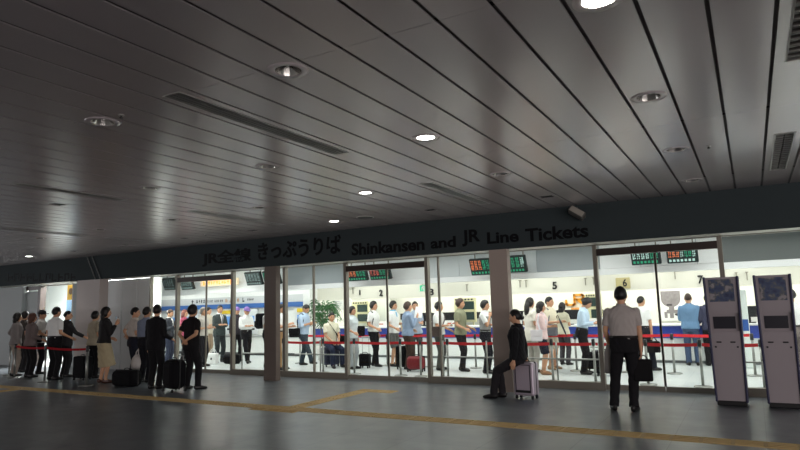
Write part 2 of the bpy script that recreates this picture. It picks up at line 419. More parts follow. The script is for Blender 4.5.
# hanging bulkhead in front of the counters: white and grey panels with a white lip
BW = mat('white_bulkhead_panel', (232, 235, 236), 0.4); BG = mat('grey_bulkhead_panel', (150, 158, 162), 0.4); BD = mat('dark_grey_bulkhead_panel', (94, 100, 100), 0.4); BL = mat('light_grey_bulkhead_panel', (196, 203, 206), 0.4)
mb = MB(); BY = 14.5
for a, b, mi in ((XL, -12.42, 0), (-12.42, -10.1, 1), (-10.1, -7.45, 0), (-7.45, -6.55, 3), (-6.55, -5.3, 3), (-5.3, -4.48, 3), (-4.48, -2.99, 1), (-2.99, -2.1, 0), (-2.1, -0.95, 0), (-0.95, -0.52, 0), (-0.52, 1.3, 2), (1.3, XR, 2)):
    mb.box(a + .006, b - .006, BY, BY + .03, 2.27, 2.98, mi)
mb.box(XL, XR, BY + .02, BY + .12, 2.27, 2.98, 1)
mb.box(XL, XR, BY - .02, BY + .14, 2.13, 2.265, 0)
tag(build(mb, 'beam_hall', [BW, BG, BD, BL]), 'hanging white and grey panelled bulkhead over the queue', 'bulkhead', kind='structure')
# second bulkhead over the counters, carrying the counter numbers
CB = mat('cream_bulkhead', (224, 222, 208), 0.6, noise=0.02, nscale=2)
mb = MB(); mb.box(-12.9, XR, 16.4, 16.55, 1.79, 2.98); tag(build(mb, 'beam_counter', CB), 'cream bulkhead carrying the counter numbers', 'bulkhead', kind='structure')

# ---- left part: sign band and ticket machine wall
GB = mat('grey_sign_band', (200, 203, 204), 0.5); BLUE = mat('blue_stripe', (58, 104, 172), 0.45); DK = mat('dark_sign_print', (45, 48, 52), 0.6); TAN = mat('tan_sign_print', (190, 150, 120), 0.6)
mb = MB(); mb.box(-28, -12.95, 16.42, 16.6, 0, 2.98)
tag(build(mb, 'wall_machines', WHITEP), 'white wall holding the ticket machines', 'wall', kind='structure')
o = thing('sign_board', 'grey sign band with dark print above a blue stripe', 'sign', (0, 0, 0))
mb = MB(); mb.box(-28, -13.0, 16.36, 16.398, 1.80, 2.05); build(mb, 'band', GB, o)
mb = MB(); mb.box(-28, -13.0, 16.34, 16.398, 1.63, 1.795); build(mb, 'stripe', BLUE, o)
mb = MB(); rnd = random.Random(3)
def glyphs(mb, xa, xb, z0, z1, y, n, mi):
    for i in range(n):
        w_ = (xb - xa) / n; a = xa + i * w_
        for k in range(4):
            u0 = rnd.uniform(0, .6); v0 = rnd.uniform(0, .7)
            if k % 2: mb.box(a + w_ * u0 * .5, a + w_ * (.75), y - .004, y, z0 + (z1 - z0) * v0, z0 + (z1 - z0) * (v0 + .16), mi)
            else: mb.box(a + w_ * u0, a + w_ * (u0 + .16), y - .004, y, z0, z1 - (z1 - z0) * .2 * v0, mi)
for kw, (pa, pb, z0, z1, n, mi) in enumerate(((191, 193.6, 1.86, 2.0, 1, 0), (195.5, 205, 1.87, 2.0, 4, 0), (206, 213, 1.88, 1.98, 4, 0), (214, 223, 1.88, 1.98, 5, 0), (225, 240, 1.86, 2.0, 4, 1), (242, 245, 1.85, 2.02, 1, 0), (247, 254, 1.9, 1.98, 5, 0))):
    mb = MB(); glyphs(mb, XY(pa, 16.36), XY(pb, 16.36), z0, z1, 16.36, n, mi); build(mb, 'lettering', [DK, TAN], o)

# ================================================================== CEILING FIXTURES
TRIM = mat('downlight_trim', (205, 202, 196), 0.3, 0.6); REFL = mat('downlight_reflector', (225, 222, 215), 0.12, 1.0)
LAMP_ON = mat('lamp_lit', (255, 255, 248), 0.5, emit=14.0); LAMP_OFF = mat('lamp_unlit', (190, 188, 180), 0.3)
def downlight(x, y, lit, label, group):
    r = thing('downlight', label, 'ceiling light', (x, y, CEIL), 0, group)
    mb = MB(); mb.lathe([(.088, .0), (.092, -.005), (.138, -.005), (.14, .0)], n=28, cap=False); build(mb, 'trim_ring', PLANK, r, True)
    mb = MB(); mb.lathe([(.09, -.004), (.08, .03), (.062, .07), (.05, .11)], n=24, cap=False); build(mb, 'reflector', REFL, r, True)
    mb = MB()
    if lit: mb.lathe([(.086, .0), (.086, .006)], n=24)
    else: mb.lathe([(.012, .04), (.03, .05), (.034, .08), (.03, .11)], n=14)
    build(mb, 'lamp', LAMP_ON if lit else LAMP_OFF, r)
    if lit:
        d = bpy.data.lights.new('lamp_beam', 'SPOT'); d.energy = 26; d.spot_size = math.radians(120); d.spot_blend = 0.8; d.shadow_soft_size = 0.08; d.color = (1, .97, .9)
        l = bpy.data.objects.new('lamp_beam', d); COL.objects.link(l); l.location = (0, 0, -0.03); l.parent = r
LIT = {(0, 1): 'lit downlight at the top edge, nearest the open ceiling vent', (1, 2): 'largest fully visible lit downlight in the middle of the ceiling', (2, 3): 'second lit downlight of the receding row, beside the long vent', (3, 4): 'lit downlight just before the fascia, above the kana lettering', (8, 4): 'lone lit downlight at the far end near the dark fascia'}
UNL = {(0, 2): 'unlit downlight third plank from the short vents, halfway to the fascia', (0, 3): 'unlit downlight over the man with the briefcase, one before the last', (0, 4): 'unlit downlight touching the fascia above the second pair of timetable boards',
       (1, 1): 'unlit downlight with loose spring clips near the long vent', (1, 3): 'unlit downlight between the long vent and the word Tickets', (2, 1): 'unlit downlight on the dim ceiling beyond the long vent',
       (2, 2): 'unlit downlight one before the second lit lamp', (3, 2): 'unlit downlight in the dim ceiling field, second row from the far vent', (3, 3): 'unlit downlight one before the lit lamp at the kana lettering', (4, 3): 'unlit downlight above the characters JR, small and far',
       (5, 2): 'far unlit downlight in the dim ceiling beside the third vent strip', (5, 3): 'far unlit downlight over the women in the outside queue', (6, 3): 'small unlit downlight over the broad mauve column'}
for (i, j), lb in LIT.items(): downlight(DLX[i], 3.26 if (i, j) == (0, 1) else DLY[j], True, lb, 'lit recessed downlights')
for (i, j), lb in UNL.items(): downlight(DLX[i], DLY[j], False, lb, 'unlit recessed downlights')
VENTL = ['long slotted vent beside the second lit downlight', 'long slotted vent running up to the kana lettering', 'dim slotted vent on the far ceiling, nearer one', 'dim slotted vent on the far ceiling running to the fascia',
         'black louvred vent cut by the top edge of the frame', 'black louvred vent above the ticket kiosks', 'farthest slotted vent, nearer half', 'farthest slotted vent beside the fascia']
VM = mat('vent_dark_metal', (58, 57, 57), 0.5, 0.4); VLM = mat('vent_grey_metal', (120, 116, 113), .5, .2); VF = mat('vent_frame', (165, 161, 157), .45, .2)
for (vx, va, vb), lb in zip(VENTS, VENTL):
    r = thing('ceiling_vent', lb, 'vent', (vx, (va + vb) / 2, CEIL), 0, 'slotted ceiling vents'); L = (vb - va) / 2
    mb = MB()
    mb.box(-.092, -.078, -L, L, -.004, .04); mb.box(.078, .092, -L, L, -.004, .04); mb.box(-.078, .078, -L, -L + .014, -.004, .04); mb.box(-.078, .078, L - .014, L, -.004, .04); build(mb, 'frame', VF, r)
    mb = MB()
    if vx > 0:
        k = int(2 * L / .11)
        for i in range(k):
            y = -L + .03 + i * .11; mb.box(-.077, -.006, y, y + .045, -.002, .03); mb.box(.006, .077, y, y + .045, -.002, .03)
    else:
        for i in range(4): mb.box(-.076 + i * .039, -.076 + i * .039 + .033, -L + .015, L - .015, -.002, .01)
    build(mb, 'louvre_grille', VLM, r)
SENS = [((-5.11, 6.47), 'small black sensor dome beside the long vent'), ((-0.26, 7.22), 'small sensor next to the unlit downlight over the kiosks'), ((-4.37, 3.06), 'tiny dark sprinkler on the dim ceiling near the unlit downlight'), ((-9.9, 9.0), 'dark sprinkler above the capital letters of the sign')]
for (p, lb) in SENS:
    r = thing('sprinkler', lb, 'sprinkler', (p[0], p[1], CEIL), 0, 'ceiling sprinklers')
    mb = MB(); mb.lathe([(.024, 0), (.024, -.005), (.014, -.008)], n=14); build(mb, 'rosette', VF, r)
    mb = MB(); mb.lathe([(.01, -.007), (.008, -.02), (.016, -.023), (.012, -.028)], n=10); build(mb, 'head', VM, r)
# dark round speaker near the fascia
r = thing('ceiling_speaker', 'dark round ceiling speaker beside the lit lamp at the kana lettering', 'speaker', (-5.95, 9.13, CEIL))
mb = MB(); mb.lathe([(.15, 0), (.15, -.012), (.13, -.02), (.02, -.024)], n=24); build(mb, 'grille', VM, r)
mb = MB(); mb.lathe([(.165, 0), (.165, -.01), (.15, -.014)], n=24); build(mb, 'rim', VF, r)
# tilted floodlight on the fascia
r = thing('spot_lamp', 'grey tilted spot lamp fixed to the fascia above the word Tickets', 'lamp', (-2.46, FASC_Y, 3.0))
SPM = mat('spot_lamp_grey', (86, 84, 80), 0.5, 0.1)
mb = MB(); mb.box(-.03, .03, -.05, 0, -.03, .12); build(mb, 'bracket', SPM, r)
M = Matrix.Translation((.05, -.13, .0)) @ Matrix.Rotation(math.radians(35), 4, 'Y') @ Matrix.Rotation(math.radians(-20), 4, 'X')
mb = MB(); mb.rbox(-.15, .13, -.08, .07, -.06, .06, .02, 0, M); hs = build(mb, 'housing', SPM, r)
mb = MB(); mb.box(-.13, .11, -.09, -.081, -.045, .045, 0, M); build(mb, 'lens', mat('spot_lens', (170, 165, 155), .2, .3), hs)
# slanted struts
r = thing('slanted_bracket', 'pair of thin slanted metal struts in front of the dark fascia', 'bracket', (0, 0, 0))
for dx in (0, .22):
    mb = MB(); mb.loft([(-16.05 + dx, FASC_Y - .02, 3.16), (-15.62 + dx, FASC_Y - .02, 2.5)], [.014, .014], n=8); build(mb, 'strut', mat('strut_metal', (120, 122, 120), .4, .5), r)

# ================================================================== TICKET OFFICE FURNITURE
# ---- long blue counter
r = thing('service_counter', 'long white ticket counter with a blue upper front', 'counter', (0, 0, 0))
CX0, CX1, CY = -12.6, 5.6, 16.2
mb = MB(); mb.box(CX0, CX1, CY, CY + .75, 0.07, .60); build(mb, 'base', mat('counter_white', (232, 236, 232), .4), r)
mb = MB(); mb.box(CX0, CX1, CY + .06, CY + .75, 0, .07); build(mb, 'plinth', mat('counter_plinth', (120, 124, 126), .5), r)
mb = MB(); mb.box(CX0, CX1, CY - .05, CY + .75, .60, .89); build(mb, 'front_panel', mat('counter_blue', (52, 72, 158), .35), r)
mb = MB(); mb.box(CX0 - .02, CX1, CY - .1, CY + .8, .89, .925); build(mb, 'counter_top', mat('counter_top', (225, 228, 228), .3), r)
# ---- counter equipment
def px_thing(px, Y, y=315): return XY(px, Y, y)
SCREEN = mat('dark_screen', (24, 28, 32), 0.2, spec=0.6)
def terminal(x, label, back=False):
    r = thing('ticket_terminal', label, 'terminal', (x, CY + .42, .925), 0, 'ticket terminals on the counter')
    mb = MB(); mb.rbox(-.13, .13, -.1, .1, 0, .025, .01); build(mb, 'base', BLACKP, r)
    mb = MB(); mb.box(-.03, .03, -.02, .02, .02, .16); build(mb, 'stand', BLACKP, r)
    mb = MB(); mb.rbox(-.3, .3, -.035, .035, .14, .40, .015); c = build(mb, 'casing', BLACKP, r)
    mb = MB(); mb.box(-.27, .27, -.038, -.035, .17, .375); build(mb, 'screen', SCREEN, c)
TX = [(424, 'between the men in pale blue'), (450, 'behind the man with the shoulder strap'), (523, 'nearest the brown column, behind the woman in black'), (568, 'under the orange emblem'), (749, 'seen between the two kiosks')]
for px, lb in TX: terminal(XY(px, CY + .42, 314), 'dark ticket terminal on the counter ' + lb)
CARD = mat('counter_card', (245, 245, 240), 0.5); REDP = mat('red_print', (200, 90, 70), .6)
for px, lb in ((452, 'white counter card with red print behind the man with the shoulder strap'), (595, 'white counter card beside the man reading papers'), (380, 'white counter card beside the man in the black waistcoat straps')):
    r = thing('counter_card', lb, 'sign', (XY(px, CY + .05, 320), CY + .05, .925), 0, 'cards standing on the counter')
    mb = MB(); mb.box(-.24, .24, -.006, .006, 0, .17); b = build(mb, 'card', CARD, r)
    mb = MB(); mb.box(-.15, .12, -.009, -.006, .07, .1); build(mb, 'print', REDP, b)
    mb = MB(); mb.box(-.2, .2, -.04, .04, 0, .008); build(mb, 'foot', CARD, r)
# back partition with a dark band
r = thing('back_partition', 'low white partition with a dark top band behind the counter', 'partition', (0, 0, 0))
for xa_, xb_ in ((-10.2, XY(603, 17.7, 312)), (XY(741, 17.7, 312), 5.6)):
    mb = MB(); mb.box(xa_, xb_, 17.7, 17.76, 0, 1.1); pn = build(mb, 'panel', WHITEP, r)
    mb = MB(); mb.box(xa_, xb_, 17.68, 17.78, 1.1, 1.30); build(mb, 'band', mat('dark_band', (40, 40, 42), .5), pn)
# timetable cases: cream frame with two dark panels
CREAM = mat('cream_frame', (222, 218, 178), 0.5); DGREEN = mat('dark_green_panel', (36, 58, 56), 0.35)
def notice_case(xa, xb, label, y=17.6):
    xc = (xa + xb) / 2; hw = (xb - xa) / 2
    r = thing('notice_case', label, 'notice board', (xc, y, 0), 0, 'cream framed notice boards behind the counter')
    mb = MB(); mb.box(-hw, hw, -.04, .04, 1.0, 1.74); mb.box(-hw * .8, -hw * .7, -.03, .03, 0, 1.0); mb.box(hw * .7, hw * .8, -.03, .03, 0, 1.0); b = build(mb, 'frame', CREAM, r)
    for z0, z1 in ((1.39, 1.64), (1.07, 1.31)):
        mb = MB(); mb.box(-hw * .35, hw * .88, -.055, -.041, z0, z1); build(mb, 'dark_panel', DGREEN, b)
    mb = MB()
    for i in range(6): mb.box(-hw * .9 + i * hw * .3, -hw * .9 + i * hw * .3 + hw * .18, -.047, -.041, 1.67, 1.72)
    build(mb, 'print', DK, b)
notice_case(XY(455, 17.6, 310), XY(476, 17.6, 310), 'cream notice board with dark panels behind the man in the olive shirt')
notice_case(XY(586.5, 17.6, 310), XY(602, 17.6, 310), 'cream notice board with dark panels behind the man reading papers')
notice_case(XY(353, 17.6, 310), XY(369, 17.6, 310), 'cream notice board with dark panels behind the woman by counter 1')
# counter numbers hanging on the cream bulkhead
NUMM = mat('number_black', (26, 26, 28), 0.5)
def number(ch, px, py, h, label, m=NUMM, y=16.37):
    x = XY(px, y, py); z = ZY(px, py, y)
    r = thing('counter_number', label, 'sign', (0, 0, 0), 0, None)
    hw = h * (.3 if ch != '1' else .1); text(ch, 'numeral', x - hw, x + hw, z - h / 2, z + h / 2, y, .03, m, r, 0.02)
for ch, px, py in (('1', 359.5, 292.5), ('2', 380.7, 292.8), ('3', 431.5, 292), ('5', 554.5, 285.5), ('7', 700.5, 279.5)):
    number(ch, px, py, (.2 if ch != '1' else .16), 'black counter numeral %s on the cream bulkhead' % {'1': 'one', '2': 'two', '3': 'three', '5': 'five', '7': 'seven'}[ch])
x = XY(622.5, 16.3, 283); z = ZY(622.5, 283, 16.3)
r = thing('number_plate', 'beige plate with a dark counter number 6 on the cream bulkhead', 'sign', (x, 16.36, z))
mb = MB(); mb.rbox(-.175, .175, -.02, .035, -.14, .14, .015); b = build(mb, 'plate', mat('beige_plate', (190, 178, 130), .5), r)
t = text('6', 'numeral', .0, .1, -.09, .1, -.032, .012, NUMM, b, .02)
HOOK = mat('hook_grey', (150, 146, 130), .5)
for k, (px, py) in enumerate(((353, 291), (520, 284), (526, 284), (585.5, 282), (593.5, 281.5), (736.5, 277), (747, 276.5), (467, 288), (595.5, 280), (675, 275.5))):
    x = XY(px, 16.37, py); z = ZY(px, py, 16.37)
    lab = ['beside counter number 1', 'over the woman in black, first of two', 'over the woman in black, second of two', 'over the orange emblem, first of two', 'over the orange emblem, second of two', 'over the gap between the kiosks, first of two', 'over the gap between the kiosks, second of two', 'beside the brown column', 'next to the glass post by counter 6', 'between the plates of counters 6 and 7'][k]
    r = thing('hanging_hook', 'small grey hook on the cream bulkhead ' + lab, 'hook', (x, 16.38, z), 0, 'sign hooks on the cream bulkhead')
    mb = MB(); mb.box(-.012, .012, -.03, -.006, -.09, .1); build(mb, 'rod', HOOK, r)
    mb = MB(); mb.box(-.03, .03, -.04, .02, .09, .11); build(mb, 'clip', HOOK, r)
# exit sign
x = XY(423, 14.45, 290)
r = thing('exit_sign', 'small green exit sign hanging below the bulkhead near counter 3', 'sign', (XY(423, 14.6, 290), 14.6, 2.02))
mb = MB(); mb.rbox(-.09, .09, -.03, .03, -.1, .08, .01); b = build(mb, 'casing', WHITEP, r)
mb = MB(); mb.box(-.08, .08, -.034, -.03, -.09, .07); f = build(mb, 'face', mat('exit_green', (60, 190, 140), .4, emit=.6), b)
mb = MB(); mb.ball((.01, -.036, .04), (.012, .004, .012), 8); mb.box(-.02, .02, -.038, -.034, -.02, .025); mb.box(-.03, -.015, -.038, -.034, -.07, -.02); mb.box(.015, .035, -.038, -.034, -.06, -.02); mb.box(.03, .07, -.037, -.034, -.08, .05); build(mb, 'pictogram', WHITEP, f)
mb = MB(); mb.box(-.006, .006, -.006, .006, .08, .12); build(mb, 'hanger', STEEL, r)
# orange emblem on the back wall
OR = mat('orange_emblem', (240, 160, 40), .45)
Y0 = 18.56; e0 = XY(565.5, Y0, 299); e1 = XY(584.5, Y0, 299); zb = ZY(575, 306, Y0); zt = ZY(575, 294, Y0); W = e1 - e0; Hh = zt - zb
r = thing('wall_emblem', 'orange JR emblem on the cream back wall', 'sign', (0, 0, 0))
mb = MB(); th = .17 * Hh
def stroke(pts):
    for a, b in zip(pts[:-1], pts[1:]):
        a = Vector((e0 + a[0] * W, Y0, zb + a[1] * Hh)); b = Vector((e0 + b[0] * W, Y0, zb + b[1] * Hh))
        d = (b - a); L = d.length; ang = math.atan2(d.z, d.x)
        mb.box(-th * .5, L + th * .5, -.02, .02, -th * .5, th * .5, 0, Matrix.Translation(a) @ Matrix.Rotation(-ang, 4, 'Y'))
stroke([(.03, .45), (.03, .18), (.08, .1), (.42, .1), (.47, .18), (.47, .92), (.88, .92), (.94, .85), (.94, .62), (.88, .55), (.5, .55)]); stroke([(.62, .52), (.95, .1)])
build(mb, 'emblem', OR, r)
mb = MB()
for i in range(7): mb.box(e0 + W * (.28 + .06 * i), e0 + W * (.28 + .06 * i) + W * .04, Y0 - .01, Y0 + .01, zb - Hh * .3, zb - Hh * .14)
build(mb, 'small_print', OR, r)
# poster of a grey bowl-shaped sculpture
Y0 = 18.57; xa = XY(661, Y0, 300); xb = XY(680.5, Y0, 300); zt = ZY(670, 291, Y0); zb = ZY(670, 319, Y0); xm = (xa + xb) / 2; hw = (xb - xa) / 2
r = thing('wall_poster', 'white poster with a grey dome-headed figure behind counter 6', 'poster', (xm, Y0, zb)); Hh = zt - zb
mb = MB(); mb.box(-hw - .08, hw + .1, -.01, .02, -.05, Hh + .03); b = build(mb, 'sheet', mat('poster_white', (246, 247, 244), .6), r)
GR = mat('poster_grey', (142, 136, 138), .6, noise=.35, nscale=14); GR2 = mat('poster_dark', (70, 66, 68), .6, noise=.3, nscale=20)
mb = MB()
pts = [(-hw, Hh)] + [(hw * math.cos(a), Hh * .72 + (-Hh * .3) * math.sin(a)) for a in np.linspace(math.pi, 0, 13)] + [(hw, Hh)]
mb.add([(p[0], -.014, p[1]) for p in pts] + [(p[0], -.011, p[1]) for p in pts], [tuple(range(len(pts)))[::-1]] + [(i, i + 1, i + 1 + len(pts), i + len(pts)) for i in range(len(pts) - 1)])
for k, (u0, u1, v0, v1) in enumerate(((-.25, .3, .28, .45), (-.5, .65, .2, .33), (-.2, .2, .03, .25), (-.75, -.45, .04, .26), (.45, .7, .1, .28))): mb.box(hw * u0, hw * u1, -.015 - .001 * k, -.011, Hh * v0, Hh * v1)
build(mb, 'figure', GR, b)
mb = MB(); mb.box(hw * .3, hw * .75, -.022, -.018, Hh * .13, Hh * .19); mb.box(-hw * .45, hw * .1, -.022, -.018, Hh * .47, Hh * .54); build(mb, 'shading_print', GR2, b)
# notice sheet, round white sign and pale pillar near the palm
mb = MB(); mb.box(-12.95, -12.66, 16.0, 16.6, 0, 2.98); tag(build(mb, 'column', WHITEP), 'white pillar beside the potted palm', 'column', kind='structure')
mb = MB(); mb.box(-12.66, -10.75, 17.9, 18.0, 0, 2.98); tag(build(mb, 'wall_palm', mat('pale_wall', (206, 210, 202), .7)), 'pale wall behind the potted palm', 'wall', kind='structure')
Y0 = 17.88; xa = XY(334, Y0, 300); xb = XY(344.5, Y0, 300)
r = thing('wall_notice', 'grey printed notice sheet on the pale wall beside the palm', 'notice', ((xa + xb) / 2, Y0, 1.72)); hw = (xb - xa) / 2
mb = MB(); mb.box(-hw, hw, -.01, .02, -.25, .32); b = build(mb, 'sheet', mat('notice_paper', (196, 199, 196), .6), r)
mb = MB()
for i in range(7):
    mb.box(-hw * .8, hw * random.uniform(.1, .8), -.013, -.01, .24 - i * .065, .265 - i * .065)
build(mb, 'print', mat('notice_print', (140, 142, 146), .6), b)
Y0 = 16.3; x = XY(348.3, Y0, 302)
r = thing('round_sign', 'round white disc sign half hidden behind the door post by counter 1', 'sign', (x, Y0, ZY(348.3, 302, Y0)))
mb = MB(); mb.lathe([(.14, -.015), (.145, 0), (.14, .015)], n=24); o = build(mb, 'disc', mat('white_disc', (250, 250, 246), .4), r, False); o.rotation_euler = (math.pi / 2, 0, 0)
mb = MB(); mb.box(-.008, .008, -.008, .008, .14, .5); build(mb, 'hanger', STEEL, r)
mb = MB(); mb.box(-.1, .1, -.02, .12, .49, .51); build(mb, 'bracket', STEEL, r)

# ---- low ticket-machine counter at the far part
r = thing('machine_counter', 'low white shelf with a grey top under the ticket machines', 'counter', (0, 0, 0))
mb = MB(); mb.box(-27.9, -13.0, 15.95, 16.335, 0.1, .62); build(mb, 'base', WHITEP, r)
mb = MB(); mb.box(-27.9, -13.0, 15.9, 16.335, .62, .68); build(mb, 'counter_top', mat('grey_shelf_top', (150, 152, 150), .4), r)
mb = MB(); mb.box(-27.9, -13.0, 16.0, 16.335, 0, .1); build(mb, 'plinth', mat('dark_plinth', (70, 72, 74), .5), r)
SCB = mat('blue_screen', (92, 140, 200), .3, emit=.5); YEL = mat('yellow_header', (222, 190, 40), .5)
for k, (px, lb) in enumerate(((176, 'with a blue screen behind the man in the dark jacket'), (192, 'with a blue screen behind the man in the black shirt'), (227, 'with yellow header behind the man in the dark suit'), (250, 'with pale front behind the man in the purple cap'), (302, 'with yellow header beside the white pillar'))):
    x = XY(px, 16.38, 318) if px < 300 else -13.25
    r = thing('ticket_machine', 'wall ticket machine ' + lb, 'ticket machine', (x, 16.4, 0), 0, 'ticket machines in the wall')
    mb = MB(); mb.rbox(-.36, .36, -.05, 0, .7, 1.6, .02); b = build(mb, 'front', mat('machine_front', (226, 230, 232), .4), r)
    mb = MB(); mb.box(-.24, .24, -.056, -.05, 1.05, 1.35); build(mb, 'screen', SCB, b)
    if 'yellow' in lb:
        mb = MB(); mb.box(-.24, .2, -.07, -.05, 1.44, 1.57); build(mb, 'header_plate', YEL, b)
    mb = MB(); mb.box(-.25, -.05, -.058, -.05, .85, .92); mb.box(.05, .25, -.058, -.05, .85, .92); build(mb, 'slots', BLACKP, b)

# ---- LED timetable boards
BCASE = mat('board_case', (16, 30, 30), .4); LO = mat('led_orange', (215, 115, 75), .5, emit=.2); LG = mat('led_green', (40, 140, 105), .5, emit=.15); LW = mat('led_white', (170, 200, 195), .5, emit=.12); LR = mat('led_red', (170, 80, 70), .5, emit=.3); LD = mat('led_dim', (110, 130, 130), .5)
def led_board(px, py, label, style, wd=.62):
    Y = 13.95; x = XY(px, Y, py); z = ZY(px, py, Y)
    r = thing('timetable_board', label, 'timetable board', (x, Y, z), 0, 'hanging timetable boards')
    M = Matrix.Rotation(math.radians(22), 4, 'X')
    mb = MB(); mb.rbox(-wd / 2, wd / 2, -.04, .05, -.21, .21, .015, 0, M); b = build(mb, 'casing', BCASE, r)
    cols = {'o': [0, 0, 0, 1, 1, 1], 'r': [3, 3, 3, 1, 1, 3], 'w': [2, 2, 2, 2, 1, 1], 'm': [0, 0, 0, 2, 1, 1, 2], 'g': [1, 1, 1, 1, 2], 'd': [4, 4, 4, 4, 4]}[style]
    lm = [LO, LG, LW, LR, LD]; rn = random.Random(int(px * 7))
    n = len(cols); cw = (wd - .06) / n
    mb = MB()
    for i, c in enumerate(cols):
        a = -wd / 2 + .03 + i * cw
        for j in range(6):
            z0 = .17 - j * .042
            for q in range(2):
                u = a + cw * .1 + q * cw * .38
                mb.box(u, u + cw * rn.uniform(.15, .34), -.046, -.04, z0 - rn.uniform(.018, .036), z0, c, M)
    for i in range(7):
        a = -wd / 2 + .04 + i * (wd - .08) / 7
        mb.box(a, a + .045, -.046, -.04, -.17, -.12, {'o': 1, 'r': 1, 'w': 1, 'm': 2, 'g': 1, 'd': 4}[style], M)
    build(mb, 'display', lm, b)
    for sx in (-1, 1):
        mb = MB(); mb.box(sx * wd * .35 - .012, sx * wd * .35 + .012, .05, .075, .0, 2.95 - z); build(mb, 'hanger', FRAME, r)
for a in ((169.5, 284, 'dim grey timetable board, farthest of the row, before the window post', 'd', .58), (187, 283.5, 'dim grey timetable board before the orange message sign', 'd', .58), (254, 278.5, 'green-black timetable board beside the narrow dark column', 'd', .64), (272, 277.5, 'timetable board mostly hidden by the narrow dark column', 'g', .64),
          (357, 273.5, 'dark timetable board with red columns over counter 1', 'o', .66), (380, 272, 'dark timetable board with red and green rows over counter 2', 'r', .66),
          (483, 266.5, 'dark timetable board with orange columns touching the brown column', 'o', .66), (514, 264, 'green timetable board partly hidden by the brown column', 'g', .62),
          (645.5, 255, 'green and white timetable board above the briefcase man', 'w', .6), (682, 253, 'orange and green timetable board over counter 7', 'm', .6)): led_board(*a)
r = thing('message_sign', 'amber lit message strip hanging over the ticket machines', 'sign', (XY(219, 14.3, 282), 14.3, ZY(219, 282.3, 14.3)))
xa, xb = XY(201, 14.3, 282) - XY(219, 14.3, 282), XY(238, 14.3, 282) - XY(219, 14.3, 282)
mb = MB(); mb.rbox(xa, xb, -.03, .05, -.11, .11, .01); b = build(mb, 'casing', mat('amber_case', (240, 216, 180), .4, emit=.25), r)
mb = MB(); glyphs(mb, xa + .12, xb - .1, -.07, .07, -.031, 12, 0); build(mb, 'display', mat('led_amber', (255, 150, 40), .5, emit=1.2), b)
for sx in (xa * .8, xb * .8):
    mb = MB(); mb.box(sx - .012, sx + .012, .0, .025, .1, 2.95 - r.location.z); build(mb, 'hanger', FRAME, r)
# far bright doorway: yellow sign and pale blue panel
r = thing('yellow_sign', 'yellow hanging sign in the bright far doorway', 'sign', (XY(72, 11.3, 290), 11.3, 2.28))
mb = MB(); mb.rbox(-.2, .2, -.03, .03, -.26, .2, .01); b = build(mb, 'plate', mat('yellow_plate', (224, 178, 30), .5, emit=.2), r)
mb = MB(); mb.lathe([(.1, -.004), (.1, .004)], (0, 0, 0), 20); o = build(mb, 'mark', mat('brown_mark', (120, 84, 20), .5), b); o.rotation_euler = (math.pi / 2, 0, 0); o.location = (0, -.034, .0)
mb = MB(); mb.box(-.01, .01, -.01, .01, .2, .70); build(mb, 'hanger', STEEL, r)
r = thing('blue_panel', 'pale blue standing panel in the bright far doorway', 'panel', (XY(72, 11.9, 310), 11.9, 0))
mb = MB(); mb.rbox(-.28, .28, -.03, .03, .08, 2.05, .01); build(mb, 'board', mat('pale_blue_board', (150, 190, 225), .5), r)
mb = MB(); mb.box(-.32, .32, -.15, .15, 0, .08); build(mb, 'base', FRAME, r)
mb = MB(); mb.box(-24, -16.6, 13.2, 13.3, 0, 2.98); tag(build(mb, 'wall_doorway', WHITEP), 'white wall inside the bright far doorway', 'wall', kind='structure')
area_light('doorway_light', (-18.8, 12.2, 2.9), 1.6, .8, 650)
# white standing unit seen between the kiosks
x = XY(741, 15.6, 310)
r = thing('standing_unit', 'white and blue standing unit seen between the kiosks', 'unit', (x, 15.6, 0))
mb = MB(); mb.rbox(-.13, .13, -.2, .2, 0, 1.7, .02); b = build(mb, 'cabinet', mat('unit_white', (214, 224, 220), .4), r)
mb = MB(); mb.box(-.1, .12, -.206, -.2, .8, 1.05); build(mb, 'blue_label', mat('unit_blue', (50, 90, 160), .4), b)

